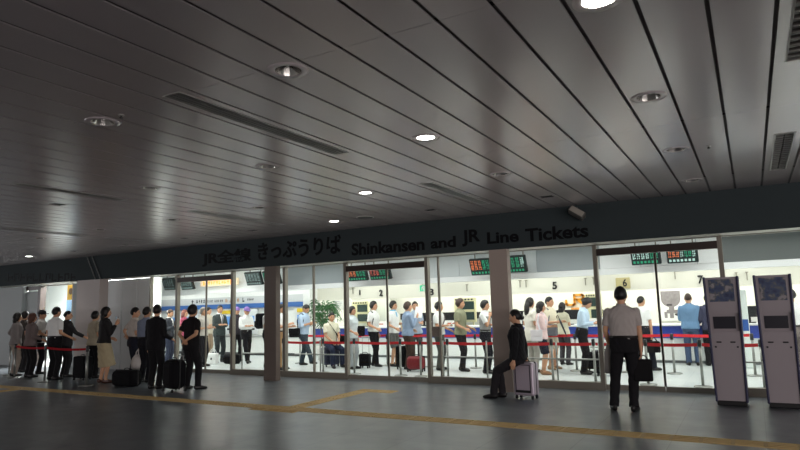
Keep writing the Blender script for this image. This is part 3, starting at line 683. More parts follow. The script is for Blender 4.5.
# ---- potted palm
PX, PY = XY(323, 14.9, 315), 14.9
r = thing('potted_palm', 'tall green potted palm behind the seated man', 'plant', (PX, PY, 0))
mb = MB(); mb.lathe([(.16, 0), (.2, .3), (.22, .42), (.2, .42), (.19, .36), (.02, .36)], n=20); build(mb, 'pot', mat('white_pot', (225, 225, 220), .4), r, True)
mb = MB(); rp = random.Random(5)
for k in range(3): mb.loft([(.05 * math.cos(k * 2), .05 * math.sin(k * 2), .34), (.06 * math.cos(k * 2), .06 * math.sin(k * 2), .9), (.09 * math.cos(k * 2.1), .08 * math.sin(k * 2.1), 1.45)], [.018, .015, .01], n=8)
build(mb, 'stem', mat('palm_stem', (110, 96, 62), .7), r, True)
mb = MB()
for k in range(46):
    a = k * 2.4; L = rp.uniform(.3, .55); zb = rp.uniform(.95, 1.5); up = rp.uniform(.15, .4)
    prev = None; pts = []
    for i in range(7):
        t = i / 6; pts.append(Vector((math.cos(a) * L * t, math.sin(a) * L * t, zb + up * math.sin(t * 2.4) - .12 * t * t)))
    mb.loft(pts, [.004] * 7, n=4)
    for i in range(1, 7):
        p = pts[i]; d = (pts[i] - pts[i - 1]).normalized(); sd = d.cross(Vector((0, 0, 1))).normalized()
        for s_ in (-1, 1):
            ll = .2 * (1 - .5 * abs(i / 6 - .4)); tip = p + sd * s_ * ll * .75 + d * ll * .6 - Vector((0, 0, .06)); md = (p + tip) / 2 + Vector((0, 0, .02)); wv = d * .024
            mb.add([p, md + wv, tip, md - wv, p + Vector((0, 0, .002)), md + wv + Vector((0, 0, .002)), tip + Vector((0, 0, .002)), md - wv + Vector((0, 0, .002))], [(0, 3, 2, 1), (4, 5, 6, 7), (0, 1, 5, 4), (1, 2, 6, 5), (2, 3, 7, 6), (3, 0, 4, 7)])
build(mb, 'foliage', mat('palm_green', (52, 104, 56), .5, noise=.25, nscale=12), r)

# ================================================================== QUEUE BARRIERS
RED = mat('red_belt', (206, 40, 48), .6); POSTM = mat('post_steel', (150, 152, 148), .35, .75)
def post(x, y, label, h=.82):
    r = thing('barrier_post', label, 'barrier post', (x, y, 0), 0, 'belt barrier posts')
    mb = MB(); mb.lathe([(.15, 0), (.15, .012), (.13, .022), (.04, .03)], n=24); build(mb, 'base', POSTM, r, True)
    mb = MB(); mb.lathe([(.024, .025), (.024, h - .12)], n=14); build(mb, 'pole', POSTM, r, True)
    mb = MB(); mb.lathe([(.028, h - .125), (.033, h - .12), (.033, h - .01), (.02, h)], n=14); build(mb, 'head', mat('post_head', (60, 60, 62), .4, .4), r, True)
def belt(a, b, label, z=.725, w_=.058, group='red barrier belts', m=None):
    r = thing('barrier_belt', label, 'barrier belt', ((a[0] + b[0]) / 2, (a[1] + b[1]) / 2, z), 0, group)
    ax, ay = a[0] - r.location.x, a[1] - r.location.y; L = math.hypot(2 * ax, 2 * ay); d = Vector((-ax, -ay, 0)).normalized(); q = Vector((-d.y, d.x, 0)) * .0025
    n = 10; vs = []; fs = []
    for i in range(n + 1):
        t = i / n; sag = -.025 * 4 * t * (1 - t) * min(1, L / 2); p = Vector((ax, ay, 0)) + d * (.036 + (L - .072) * t)
        for s_, zz in ((-1, -w_ / 2), (-1, w_ / 2), (1, w_ / 2), (1, -w_ / 2)): vs.append(p + q * s_ + Vector((0, 0, zz + sag)))
    for i in range(n):
        for k in range(4): fs.append((i * 4 + k, i * 4 + (k + 1) % 4, (i + 1) * 4 + (k + 1) % 4, (i + 1) * 4 + k))
    fs += [(3, 2, 1, 0), (n * 4, n * 4 + 1, n * 4 + 2, n * 4 + 3)]
    mb = MB(); mb.add(vs, fs); build(mb, 'strap', m or RED, r)
NEAR = [(283, 'beside the tan-trousered customer'), (323, 'before the seated man'), (354, 'at the first sliding-door post of counter 1'), (400, 'between the men in pale blue and blue scarf'), (420, 'before the face of the man with the beige bag'), (447, 'before the man with the shoulder strap'), (494, 'behind the brown column'), (551, 'before the woman in pink'), (593, 'with the dark case behind, before the man reading papers'), (645, 'behind the man with the briefcase'), (699, 'with round base just beside the first kiosk'), (760, 'behind the gap of the kiosks')]
FAR = [(300, 'beside the man looking at his phone'), (340, 'past the seated man'), (387, 'past the man with strap lines on his shirt'), (430, 'hidden behind the door post of counter 3'), (475, 'past the man in the olive shirt'), (530, 'past the long-haired woman'), (575, 'past the man reading papers'), (625, 'hidden by the man outside'), (672, 'past the man with the small bag'), (752, 'seen through the kiosk gap')]
def row(items, Y, nm):
    pts = [(XY(px, Y, 340), Y) for px, _ in items]
    for (p, (px, lb)) in zip(pts, items): post(p[0], p[1], 'steel %s-row post ' % nm + lb)
    for i in range(len(pts) - 1): belt(pts[i], pts[i + 1], z=.725 if Y < 13 else .785, label='red %s-row belt from the post %s' % (nm, items[i][1]))
row(NEAR, 12.0, 'front'); row(FAR, 13.95, 'rear')
OUT = [(fl(9, 375.5), 'at the far end of the outside queue'), (fl(14, 378), 'before the woman in the grey top'), (fl(44.4, 382), 'before the man in the white shirt outside'), (fl(86, 386), 'beside the woman in the pale skirt')]
for p, lb in OUT: post(p[0], p[1], 'steel barrier post ' + lb, .86)
DRED = mat('deep_red_belt', (158, 18, 30), .9, spec=.1)
belt(OUT[1][0], OUT[2][0], 'red belt before the women of the outside queue', .79, .05, 'red belts of the outside queue', DRED)
belt(OUT[2][0], OUT[3][0], 'red belt before the man in the dark suit outside', .79, .05, 'red belts of the outside queue', DRED)
# guard rails just inside the fixed windows
def guard(x0, x1, label, posts):
    r = thing('guard_rail', label, 'guard rail', (0, 0, 0), 0, 'low steel guard rails'); Y = GY + .22
    mb = MB(); mb.loft([(x0, Y, .5), (x1, Y, .5)], [.014, .014], ref=(0, 0, 1), n=10); build(mb, 'rail', POSTM, r, True)
    for p in posts:
        mb = MB(); mb.lathe([(.017, 0), (.017, .82)], (p, Y, 0), n=10); build(mb, 'upright', POSTM, r, True)
guard(-11.1, -9.95, 'guard rail behind the narrow dark column window', [-11.1, -9.95])
guard(-9.42, -7.87, 'guard rail before the phone-reading man', [-8.67, -7.87])
guard(-5.55, -4.15, 'guard rail before the man in the olive shirt', [-5.55, -4.6, -4.15])
guard(-3.9, -2.45, 'guard rail before the woman in pink', [-3.9, -3.22, -2.45])
guard(-.3, 1.3, 'guard rail behind the kiosks', [-.3, .5, 1.3])

# ================================================================== TICKET KIOSKS
NAVY = mat('kiosk_navy', (34, 34, 66), .4); KG = mat('kiosk_grey', (148, 139, 143), .5, .05); KS = mat('kiosk_recess', (24, 22, 34), .4)
def poster_mat(name, seed):
    m = bpy.data.materials.new(name); m.use_nodes = True; nt = m.node_tree; b = nt.nodes['Principled BSDF']; tc = nt.nodes.new('ShaderNodeTexCoord'); mp = nt.nodes.new('ShaderNodeMapping'); mp.inputs['Location'].default_value = (seed, seed * .7, 0)
    nt.links.new(tc.outputs['Object'], mp.inputs[0]); vo = nt.nodes.new('ShaderNodeTexNoise'); vo.inputs['Scale'].default_value = 9; vo.inputs['Detail'].default_value = 6; nt.links.new(mp.outputs[0], vo.inputs['Vector'])
    cr = nt.nodes.new('ShaderNodeValToRGB'); e = cr.color_ramp.elements
    e[0].position = .3; e[0].color = lin((44, 48, 76)); e[1].position = .62; e[1].color = lin((140, 134, 138)); x = e.new(.48); x.color = lin((66, 76, 104)); x = e.new(.56); x.color = lin((92, 94, 96))
    nt.links.new(vo.outputs['Fac'], cr.inputs[0]); nt.links.new(cr.outputs[0], b.inputs['Base Color']); b.inputs['Roughness'].default_value = .25
    return m
def kiosk(x, y, label, seed):
    r = _kiosk(x, y, label, seed)
    def walk(o):
        for c in o.children:
            if c.type == 'MESH':
                for v in c.data.vertices: v.co.x *= .88 + .12 * v.co.z / 1.84
            walk(c)
    walk(r)
def _kiosk(x, y, label, seed):
    r = thing('ticket_kiosk', label, 'kiosk', (x, y, 0), 0, 'grey and navy standing kiosks')
    hw = .235; D = .42
    mb = MB(); mb.rbox(-hw + .02, hw - .02, .03, D - .03, 0, .07, .01); build(mb, 'base', BLACKP, r)
    for sx in (-1, 1):
        mb = MB(); xa = sx * hw; xb = sx * (hw - .035); mb.rbox(min(xa, xb), max(xa, xb), 0, D, .05, 1.84, .012); build(mb, 'side_panel', NAVY, r)
    mb = MB(); mb.box(-hw + .036, hw - .036, .018, D - .01, .07, 1.05); build(mb, 'lower_panel', KG, r)
    mb = MB(); mb.box(-hw + .036, hw - .036, .02, D - .01, 1.31, 1.83); up = build(mb, 'upper_panel', KG, r)
    mb = MB(); mb.box(-hw + .036, hw - .036, .06, D - .01, 1.05, 1.31); mid = build(mb, 'screen_housing', KG, r)
    mb = MB(); mb.box(-.165, .165, .014, .02, 1.475, 1.80); build(mb, 'poster', poster_mat('kiosk_poster_%d' % seed, seed), up)
    mb = MB(); mb.box(-.15, .15, .052, .06, 1.085, 1.26); build(mb, 'screen', KS, mid)
    mb = MB(); M = Matrix.Translation((0, .02, 1.05)) @ Matrix.Rotation(math.radians(-20), 4, 'X'); mb.box(.04 - hw, hw - .04, .0, .05, -.02, .0, 0, M); build(mb, 'ledge', KG, r)
    for sx in (-.1, .09):
        mb = MB(); mb.rbox(sx - .035, sx + .035, .006, .018, .885, .905, .004); build(mb, 'slot', BLACKP, r)
    for sx in (-.15, .15):
        mb = MB(); mb.box(sx - .012, sx + .012, .01, .018, .815, .839); build(mb, 'keyhole', BLACKP, r)
    return r
kiosk(-.38, 10.04, 'grey ticket kiosk with navy sides beside the glass door post', 1)
kiosk(.265, 10.06, 'grey ticket kiosk with navy sides farther from the briefcase man', 5)

# ================================================================== PEOPLE
def V(*a): return Vector(a)
def remesh(mb, voxel, smooth=6, wr=0.0, seed=0.0):
    me = mb.mesh('tmp'); o = bpy.data.objects.new('tmp', me); TMP.collection.objects.link(o)
    m = o.modifiers.new('r', 'REMESH'); m.mode = 'VOXEL'; m.voxel_size = voxel
    if smooth: q = o.modifiers.new('s', 'SMOOTH'); q.factor = .5; q.iterations = smooth
    TMP.view_layers[0].update(); dg = TMP.view_layers[0].depsgraph
    if dg is None:
        with bpy.context.temp_override(scene=TMP, view_layer=TMP.view_layers[0]): dg = bpy.context.evaluated_depsgraph_get()
    else: dg.update()
    out = bpy.data.meshes.new_from_object(o.evaluated_get(dg), depsgraph=dg)
    bpy.data.objects.remove(o); bpy.data.meshes.remove(me)
    if wr:
        n = len(out.vertices); a = np.empty(n * 3); out.vertices.foreach_get('co', a); a = a.reshape(-1, 3)
        nn = np.empty(n * 3); out.vertices.foreach_get('normal', nn); nn = nn.reshape(-1, 3)
        s = seed
        d = np.sin(a[:, 2] * 46 + 9 * np.sin(a[:, 0] * 11 + s) + 6 * np.sin(a[:, 1] * 13 + s * 2)) * .6 + np.sin(a[:, 0] * 38 + a[:, 2] * 22 + s + 3 * np.sin(a[:, 1] * 17)) * .4
        a = a + nn * (d * wr)[:, None]; out.vertices.foreach_set('co', a.ravel())
    return out
TMP = bpy.data.scenes.new('work')
def merge(me, mb):
    """remeshed surface + hand-built pieces -> one mesh"""
    n = len(me.vertices); a = np.empty(n * 3); me.vertices.foreach_get('co', a)
    o = MB(); o.v = [tuple(p) for p in a.reshape(-1, 3)]; o.f = [tuple(p.vertices) for p in me.polygons]; o.m = [0] * len(o.f)
    k = len(o.v); o.v += mb.v; o.f += [tuple(i + k for i in f) for f in mb.f]; o.m += mb.m
    bpy.data.meshes.remove(me)
    return o.mesh('body')

ARMS = dict(down=((.11, .02, -1), (.04, .16, -1)), back=((.30, -.38, -1), (-.78, -.22, -.42)), hold=((.12, .12, -1), (-.25, 1, .1)), phone=((.1, .22, -1), (-.42, .9, .32)),
            mouth=((.05, .42, -.9), (-.5, .12, .85)), hip=((.62, -.28, -.75), (-.62, .45, -.45)), hipback=((.55, -.45, -.75), (-.75, -.05, -.35)), reach=((.3, .45, -.8), (.55, .75, -.5)), camera=((.08, .3, -.95), (-.12, .5, .82)),
            fold=((.16, .18, -1), (-.9, .48, .12)), carry=((.1, .05, -1), (.0, .08, -1)), read=((.12, .2, -1), (-.1, .9, .25)), bent=((.18, -.05, -1), (.0, .8, -.35)), lap=((.12, .3, -.9), (-.35, .7, -.5)), rest=((.2, -.25, -1), (.02, -.1, -1)))
SKIN_T = [(214, 168, 138), (200, 152, 120), (222, 178, 150)]
HAIRC = {'black': (22, 19, 18), 'brown': (58, 40, 30), 'grey': (128, 120, 112), 'reddish': (84, 52, 40), 'auburn': (110, 60, 50)}
PEOPLE = {}
def person(key, xy, face, h, label, top=(235, 235, 230), topn=None, sleeve='short', bottom=(30, 30, 34), legs='trousers', shoes=(22, 20, 20), hair='black', hairstyle='short', female=False,
           arms=('down', 'down'), lean=0, head_yaw=0, head_pitch=0, feet=None, hip=None, tuck=True, hem=.84, skin=1, lod=.0125, cap=None, belt_=True, stripes=None, scarf=None, vfront=None, vest=None, hipz=None, torso_twist=0, shoe_h=.0, build_=1.0):
    s = h / 1.70
    fx, fy_ = math.cos(math.radians(face)), math.sin(math.radians(face))
    root = thing('person', label, 'person', (xy[0], xy[1], 0), math.radians(face - 90), 'people waiting in and outside the ticket office')
    hipc = V(*(hip or (0, 0, .915)))
    R = Matrix.Rotation(math.radians(-lean), 3, 'X')
    def U(x, y, z):                                  # upper-body point (z measured standing) after leaning about the hips
        return R @ V(x, y, z - .915) + hipc
    sw = .165 if female else .182
    hw = .165 if female else .160
    ww = .122 if female else .154
    bw = .145 if female else .165
    sw *= build_; hw *= build_; ww *= build_; bw *= build_
    fr = R @ V(0, 1, 0)
    def tors(inf, z0, z1=1.47, flare=0.0):
        prof = [(.80, hw * .92, .105), (.90, hw, .118), (1.03, ww, .098), (1.16, bw * .96, .108), (1.27, bw * 1.01, .116), (1.345, sw * .99, .104), (1.39, sw * .90, .088), (1.425, sw * .58, .074), (1.45, .08, .066), (1.475, .06, .06)]
        pts = []; rad = []
        zs = [z0] + [p[0] for p in prof if z0 + .02 < p[0] < z1 - .005] + [z1]
        for z in zs:
            a = np.interp(z, [p[0] for p in prof], [p[1] for p in prof]); b = np.interp(z, [p[0] for p in prof], [p[2] for p in prof])
            fl_ = flare * max(0, (1.0 - z)) / .2
            yo = .012 * math.sin((z - .9) * 5) + (.02 if female and 1.2 < z < 1.32 else 0)
            pts.append(U(0, yo, z)); rad.append((a + inf + fl_, b + inf + fl_))
        return pts, rad
    # --- joints
    sh = {}; el = {}; wr = {}; dirs = {}
    for sx, an in ((1, arms[0]), (-1, arms[1])):
        spec = ARMS[an] if isinstance(an, str) else an
        d1 = (R @ V(spec[0][0] * sx, spec[0][1], spec[0][2])).normalized(); d2 = (R @ V(spec[1][0] * sx, spec[1][1], spec[1][2])).normalized()
        sh[sx] = U(sw * .93 * sx, -.005, 1.372); el[sx] = sh[sx] + d1 * .275; wr[sx] = el[sx] + d2 * .245; dirs[sx] = (d1, d2)
    feet = feet or ((.10, 0.0), (-.10, .0))
    hj = {}; kn = {}; ak = {}; fd = {}
    for sx, ft in ((1, feet[0]), (-1, feet[1])):
        hj[sx] = hipc + V(.088 * sx, 0, -.045); ak[sx] = V(ft[0], ft[1], .085 + (ft[3] if len(ft) > 3 else 0))
        yawf = math.radians(ft[2]) if len(ft) > 2 else math.radians(-12 * sx)
        fd[sx] = V(math.sin(-yawf), math.cos(yawf), 0)
        dv = ak[sx] - hj[sx]; L = dv.length; a, b = .408, .390
        if L > a + b - .002:
            ak[sx] = hj[sx] + dv.normalized() * (a + b - .002); dv = ak[sx] - hj[sx]; L = dv.length
        x_ = (a * a - b * b + L * L) / (2 * L); hh = math.sqrt(max(0, a * a - x_ * x_))
        d = dv.normalized(); fwd = (fd[sx] + V(0, .6, .25)); fwd = (fwd - d * fwd.dot(d)).normalized()
        kn[sx] = hj[sx] + d * x_ + fwd * hh
    # --- body
    mb = MB()
    p, r = tors(-.006, .86); mb.loft(p, r, ref=fr, n=16, power=2.3)
    hy, hp = math.radians(head_yaw), math.radians(head_pitch)
    RH = R @ (Matrix.Rotation(hy, 3, 'Z') @ Matrix.Rotation(hp, 3, 'X'))
    if abs(lean) > 12: RH = Matrix.Rotation(math.radians(-lean * .5), 3, 'X') @ (Matrix.Rotation(hy, 3, 'Z') @ Matrix.Rotation(hp, 3, 'X'))
    neck0 = U(0, -.005, 1.42); hc = U(0, .012, 1.505) + RH @ V(0, .012, .083)
    mb.loft([neck0, U(0, .004, 1.48), hc + RH @ V(0, -.012, -.05)], [(.062, .062), (.053, .056), (.055, .06)], ref=fr, n=12)
    for sx in (1, -1):
        d1, d2 = dirs[sx]
        mb.ball(sh[sx], (.052, .05, .05), 10)
        mb.loft([sh[sx], sh[sx] + d1 * .09, sh[sx] + d1 * .19, el[sx]], [.048, .047, .042, .037], n=10)
        mb.ball(el[sx], .037, 8)
        mb.loft([el[sx], el[sx] + d2 * .07, el[sx] + d2 * .17, wr[sx]], [.037, .038, .031, .026], n=10)
        mb.loft([wr[sx] - d2 * .01, wr[sx] + d2 * .03], [.026, .028], n=8)
        mb.loft([hj[sx], hj[sx] + (kn[sx] - hj[sx]) * .4, kn[sx]], [.082, .074, .053], n=12)
        mb.ball(hj[sx], .082, 10); mb.ball(kn[sx], .053, 10)
        mb.loft([kn[sx], kn[sx] + (ak[sx] - kn[sx]) * .3, kn[sx] + (ak[sx] - kn[sx]) * .7, ak[sx]], [.053, .055, .042, .036], n=10)
        a0 = ak[sx]; mb.loft([a0 + V(0, 0, -.005) - fd[sx] * .03, a0 + fd[sx] * .05 - V(0, 0, .03), a0 + fd[sx] * .15 - V(0, 0, .055)], [(.036, .036), (.038, .034), (.034, .022)], ref=(0, 0, 1), n=10)
    body = remesh(mb, lod, 4)
    ex = MB()
    # head
    nu, nv = 30, 22; hv = []
    def headp(x, y, z, k=1.0):
        px, py, pz = .0755 * x, .096 * y, .117 * z
        if z < 0:
            px *= 1 - .30 * z * z
            if y > 0: py *= 1 - .06 * z * z
            else: py *= 1 - .5 * min(1, -z * 1.3) * min(1, -y * 2)
        if y > 0:
            py += .023 * math.exp(-((x / .15) ** 2 + ((z + .10) / .20) ** 2)) * k
            py -= .009 * math.exp(-(((abs(x) - .38) / .2) ** 2 + ((z - .10) / .12) ** 2)) * k
            py += .005 * math.exp(-((x / .3) ** 2 + ((z + .48) / .09) ** 2)) * k + .006 * math.exp(-((x / .3) ** 2 + ((z + .85) / .15) ** 2)) * k
        return V(px, py, pz) * 1.06
    def sphere(fun, mi, tgt):
        vs = []; fs = []
        for i in range(1, nv):
            th = math.pi * i / nv
            for k in range(nu):
                ph = 2 * math.pi * k / nu; vs.append(fun(math.sin(th) * math.cos(ph), math.sin(th) * math.sin(ph), math.cos(th)))
        vs.append(fun(0, 0, 1)); vs.append(fun(0, 0, -1)); T, B = len(vs) - 2, len(vs) - 1
        for i in range(nv - 2):
            for k in range(nu): fs.append((i * nu + k, (i + 1) * nu + k, (i + 1) * nu + (k + 1) % nu, i * nu + (k + 1) % nu))
        for k in range(nu): fs.append((T, k, (k + 1) % nu)); fs.append((B, (nv - 2) * nu + (k + 1) % nu, (nv - 2) * nu + k))
        tgt.add(vs, fs, mi)
    def toH(p): return hc + RH @ p
    sphere(lambda x, y, z: toH(headp(x, y, z)), 0, ex)
    MH = Matrix.Translation(hc) @ RH.to_4x4() @ Matrix.Scale(1.06, 4)
    for sx in (1, -1):
        ex.ball((sx * .031, .0805, .013), (.013, .008, .008), 8, 1, MH)
        ex.ball((sx * .033, .087, .034), (.017, .005, .0035), 8, 1, MH)
        ex.ball((sx * .075, -.008, .0), (.012, .022, .033), 8, 0, MH)
    ex.ball((0, .091, -.056), (.022, .006, .006), 8, 2, MH)
    # hands
    for sx in (1, -1):
        d2 = dirs[sx][1]; W = wr[sx]
        inn = R @ V(-sx, 0, 0); 
        if abs(d2.z) < .75: inn = R @ V(-sx * .6, -.1, -.6)
        nrm = (inn - d2 * inn.dot(d2)).normalized(); wd = nrm.cross(d2).normalized()
        if wd.y < 0 and abs(d2.z) >= .75: wd = -wd
        elif abs(d2.z) < .75 and wd.z < 0: wd = -wd
        ex.loft([W - d2 * .005, W + d2 * .03, W + d2 * .06, W + d2 * .092], [(.026, .02), (.036, .0175), (.041, .016), (.038, .013)], ref=nrm, n=10)
        for j in range(4):
            off = (j - 1.5) * -.0195; ln = (.072, .08, .074, .058)[j]; b = W + d2 * .085 + wd * off; c = d2.copy(); pts = [b - d2 * .012]; q = b
            pts.append(q)
            for g, fr_ in enumerate((.45, .3, .25)):
                ang = math.radians((14, 26, 22)[g]); c = (c * math.cos(ang) + nrm * math.sin(ang)).normalized(); q = q + c * ln * fr_; pts.append(q)
            ex.loft(pts, [.0085, .0088, .0082, .0075, .005], ref=nrm, n=7)
        b = W + d2 * .028 + wd * .03; c = (d2 * .75 + wd * .55 + nrm * .3).normalized(); q1 = b + c * .035; c2 = (d2 * .9 + wd * .15 + nrm * .4).normalized(); q2 = q1 + c2 * .03; ex.loft([b - c * .015, q1, q2, q2 + c2 * .012], [.013, .0105, .009, .005], ref=nrm, n=8)
    me = merge(body, ex)
    def fin(me_, nm, ms, par=root):
        n = len(me_.vertices); a = np.empty(n * 3); me_.vertices.foreach_get('co', a); me_.vertices.foreach_set('co', a * s)
        return link(nm, me_, ms, par, True)
    sk = mat('skin_%d' % skin, SKIN_T[skin], .55, noise=.04, nscale=30)
    bo = fin(me, 'body', [sk, mat('eye_dark', (30, 22, 20), .3), mat('lips', (170, 104, 92), .5)])
    hm = mat('hair_' + hair, HAIRC[hair], .5, noise=.25, nscale=60, bump=.3)
    # --- hair
    hb = MB()
    long_ = hairstyle in ('long', 'bob', 'bun', 'full')
    vol = {'short': 1.13, 'full': 1.19, 'bob': 1.2, 'long': 1.16, 'bun': 1.1, 'crop': 1.05, 'thin': 1.04}[hairstyle]
    low = {'short': (-.05, -.5), 'full': (-.35, -.62), 'bob': (-.75, -.9), 'long': (-.5, -.8), 'bun': (-.1, -.55), 'crop': (.1, -.4), 'thin': (.15, -.35)}[hairstyle]
    def hfun(x, y, z):
        t = np.interp(y, [-1, -.4, .1, .45, .75, 1], [low[1], (low[0] + low[1]) / 2, low[0], .22, .5, .58])
        m = 1 / (1 + math.exp(-(z - t) * 16)); k = .9 + (vol - .9) * m
        k += .018 * m * math.sin(x * 23 + y * 17 + key_seed) * math.sin(z * 19 + y * 9)
        p = headp(x, y, z, 0); p = V(p.x * k, p.y * k - .006 * m, p.z * k + .004 * m)
        if long_ and z < 0 and y < .2: p.y = min(p.y, -.02) if y < -.3 else p.y
        return toH(p)
    key_seed = (hash(key) % 100 if False else sum(map(ord, key))) * .37
    sphere(hfun, 0, hb)
    if hairstyle == 'long':
        q = [(0, -.075, .03), (0, -.105, -.07), (0, -.112, -.18), (0, -.105, -.29), (0, -.1, -.36)]
        hb.loft([toH(V(*a)) for a in q], [(.07, .045), (.082, .05), (.09, .045), (.085, .035), (.05, .02)], ref=RH @ V(0, 1, 0), n=14)
    if hairstyle == 'bob': hb.loft([toH(V(0, -.05, .0)), toH(V(0, -.07, -.09)), toH(V(0, -.07, -.15))], [(.085, .06), (.09, .055), (.075, .04)], ref=RH @ V(0, 1, 0), n=14)
    if hairstyle == 'bun': hb.ball(toH(V(0, -.115, -.02)), .042, 12)
    fin(hb.mesh('hair'), 'hair', [hm])
    # --- top
    cm = mat('cloth_%02x%02x%02x%s' % (*top, 's' if stripes else ''), top, .85, spec=.2, noise=.06, nscale=25, stripes=stripes)
    bm_ = mat('cloth_%02x%02x%02x' % bottom, bottom, .85, spec=.2, noise=.06, nscale=25)
    tb = MB(); z0 = .97 if tuck else hem
    p, r = tors(.019 if tuck else .028, z0, 1.455, 0 if tuck else .012); tb.loft(p, r, ref=fr, n=18, power=2.3)
    for sx in (1, -1):
        d1, d2 = dirs[sx]
        tb.ball(sh[sx], .058, 10)
        if sleeve == 'none': continue
        if sleeve == 'short': tb.loft([sh[sx] - d1 * .01, sh[sx] + d1 * .1, sh[sx] + d1 * .20], [.058, .061, .06], n=12)
        else:
            tb.loft([sh[sx] - d1 * .01, sh[sx] + d1 * .1, sh[sx] + d1 * .20, el[sx]], [.058, .06, .057, .052], n=12); tb.ball(el[sx], .052, 10)
            e = .225 if sleeve == 'long' else .08
            tb.loft([el[sx], el[sx] + d2 * e * .5, el[sx] + d2 * e], [.052, .049, .042], n=12)
    fin(remesh(tb, lod, 3, .0028, key_seed), 'jacket' if vfront else ('shirt' if not female else 'blouse'), [cm])
    # collar
    cb = MB(); cb.loft([U(0, .0, 1.425), U(0, -.002, 1.458), U(0, -.006, 1.485)], [(.082, .078), (.07, .068), (.064, .066)], ref=fr, n=16)
    fin(cb.mesh('collar'), 'collar', [cm if not vfront else mat('collar_white', (236, 236, 232), .8)])
    if vfront:
        vb = MB()
        p_ = [U(0, .092, 1.44), U(0, .142, 1.36), U(0, .156, 1.26), U(0, .150, 1.12)]; vb.loft(p_, [(.05, .012), (.045, .012), (.03, .012), (.006, .008)], ref=fr, n=10); fin(vb.mesh('shirt_front'), 'shirt_front', [mat('collar_white', (236, 236, 232), .8)])
        tb2 = MB(); tb2.loft([p_[0] + fr * .014, p_[1] + fr * .014, p_[2] + fr * .014, p_[3] + fr * .012], [(.018, .006), (.02, .006), (.024, .006), (.008, .005)], ref=fr, n=8); fin(tb2.mesh('necktie'), 'necktie', [mat('tie', vfront, .6)])
    if vest:
        vb = MB(); p, r = tors(.026, .98, 1.34); vb.loft(p, r, ref=fr, n=18, power=2.3); fin(remesh(vb, lod, 2, .002, 1), 'waistcoat', [mat('cloth_%02x%02x%02x' % vest, vest, .85)])
    if scarf:
        sb = MB(); sb.loft([U(0, .0, 1.41), U(0, .005, 1.45), U(0, 0, 1.49)], [(.092, .092), (.088, .092), (.075, .078)], ref=fr, n=16); sb.loft([U(.02, .11, 1.43), U(.03, .135, 1.36), U(.03, .142, 1.25)], [(.03, .015), (.035, .012), (.03, .01)], ref=fr, n=10); fin(remesh(sb, .01, 2, .003, 2), 'scarf', [mat('cloth_%02x%02x%02x' % scarf, scarf, .85)])
    # --- bottom
    bb = MB(); Hz = lambda x, y, z: (R @ V(x, y, z - .915) * .5 + V(x, y, z - .915) * .5) + hipc
    if legs == 'skirt':
        km = (kn[1] + kn[-1]) / 2; pw = hipc + V(0, 0, .1); bb.loft([pw, hipc + V(0, 0, -.02), hipc + (km - hipc) * .5, km + (km - hipc) * .02, km + (km - hipc).normalized() * .09], [(ww + .016, .115), (hw + .022, .138), (hw + .045, .155), (hw + .07, .175), (hw + .08, .185)], ref=(0, 1, 0), n=22)
        fin(remesh(bb, lod, 2, .006, key_seed), 'skirt', [bm_])
    else:
        p, r = tors(.022 if tuck else .012, .80, 1.03 if tuck else 1.0); bb.loft([q for q in p], r, ref=fr, n=18, power=2.3)
        for sx in (1, -1):
            bb.ball(hj[sx], .096, 12)
            if legs == 'shorts':
                e = kn[sx] + (kn[sx] - hj[sx]).normalized() * -.02; bb.loft([hj[sx], hj[sx] + (e - hj[sx]) * .5, e], [.097, .098, .088], n=14)
            else:
                bb.loft([hj[sx], hj[sx] + (kn[sx] - hj[sx]) * .45, kn[sx]], [.096, .09, .073], n=14); bb.ball(kn[sx], .073, 10)
                d = ak[sx] - kn[sx]; bb.loft([kn[sx], kn[sx] + d * .35, kn[sx] + d * .8, ak[sx] + V(0, 0, -.025)], [.073, .071, .064, .066], n=14)
        fin(remesh(bb, lod, 3, .003, key_seed + 2), 'trousers' if legs != 'shorts' else 'shorts', [bm_])
        if tuck and belt_:
            eb = MB(); p, r = tors(.029, 1.0, 1.034); eb.loft(p, r, ref=fr, n=20, power=2.3); fin(eb.mesh('belt'), 'belt', [mat('leather_black', (22, 18, 16), .4)])
    # --- shoes
    sm = mat('shoe_%02x%02x%02x' % shoes, shoes, .35)
    for sx in (1, -1):
        a0 = ak[sx]; f = fd[sx]; zz = V(0, 0, 1); base = V(a0.x, a0.y, a0.z - .085)
        qb = MB(); qb.loft([base - f * .075 + zz * .045, base - f * .05 + zz * .05, base + f * .02 + zz * .048, base + f * .1 + zz * .036, base + f * .165 + zz * .028, base + f * .19 + zz * .024], [(.02, .03), (.034, .048), (.037, .047), (.046, .035), (.036, .026), (.012, .012)], ref=(0, 0, 1), n=14, power=2.6)
        if legs != 'skirt' and legs != 'shorts': qb.loft([base - f * .01 + zz * .06, base - f * .005 + zz * .11], [(.042, .05), (.04, .045)], ref=f, n=12)
        fin(qb.mesh('shoe'), 'shoe', [sm])
    if cap:
        qb = MB(); qb.ball((0, -.008, .05), (.088, .106, .09), 16, 0, MH); qb.loft([toH(V(0, .06, .055)), toH(V(0, .12, .05)), toH(V(0, .165, .035))], [(.075, .008), (.068, .006), (.04, .004)], ref=RH @ V(0, 0, 1), n=12); fin(qb.mesh('cap'), 'cap', [mat('cloth_%02x%02x%02x' % cap, cap, .8)])
    M = root.matrix_basis.copy(); ML = Matrix.Translation(root.location) @ Matrix.Rotation(math.radians(face - 90), 4, 'Z')
    PEOPLE[key] = dict(root=root, hand={k: ML @ ((wr[k] + dirs[k][1] * .09) * s) for k in wr}, sh={k: ML @ (sh[k] * s) for k in sh}, hip=ML @ (hipc * s), M=ML, s=s, U=lambda x, y, z: ML @ (U(x, y, z) * s))
    return PEOPLE[key]

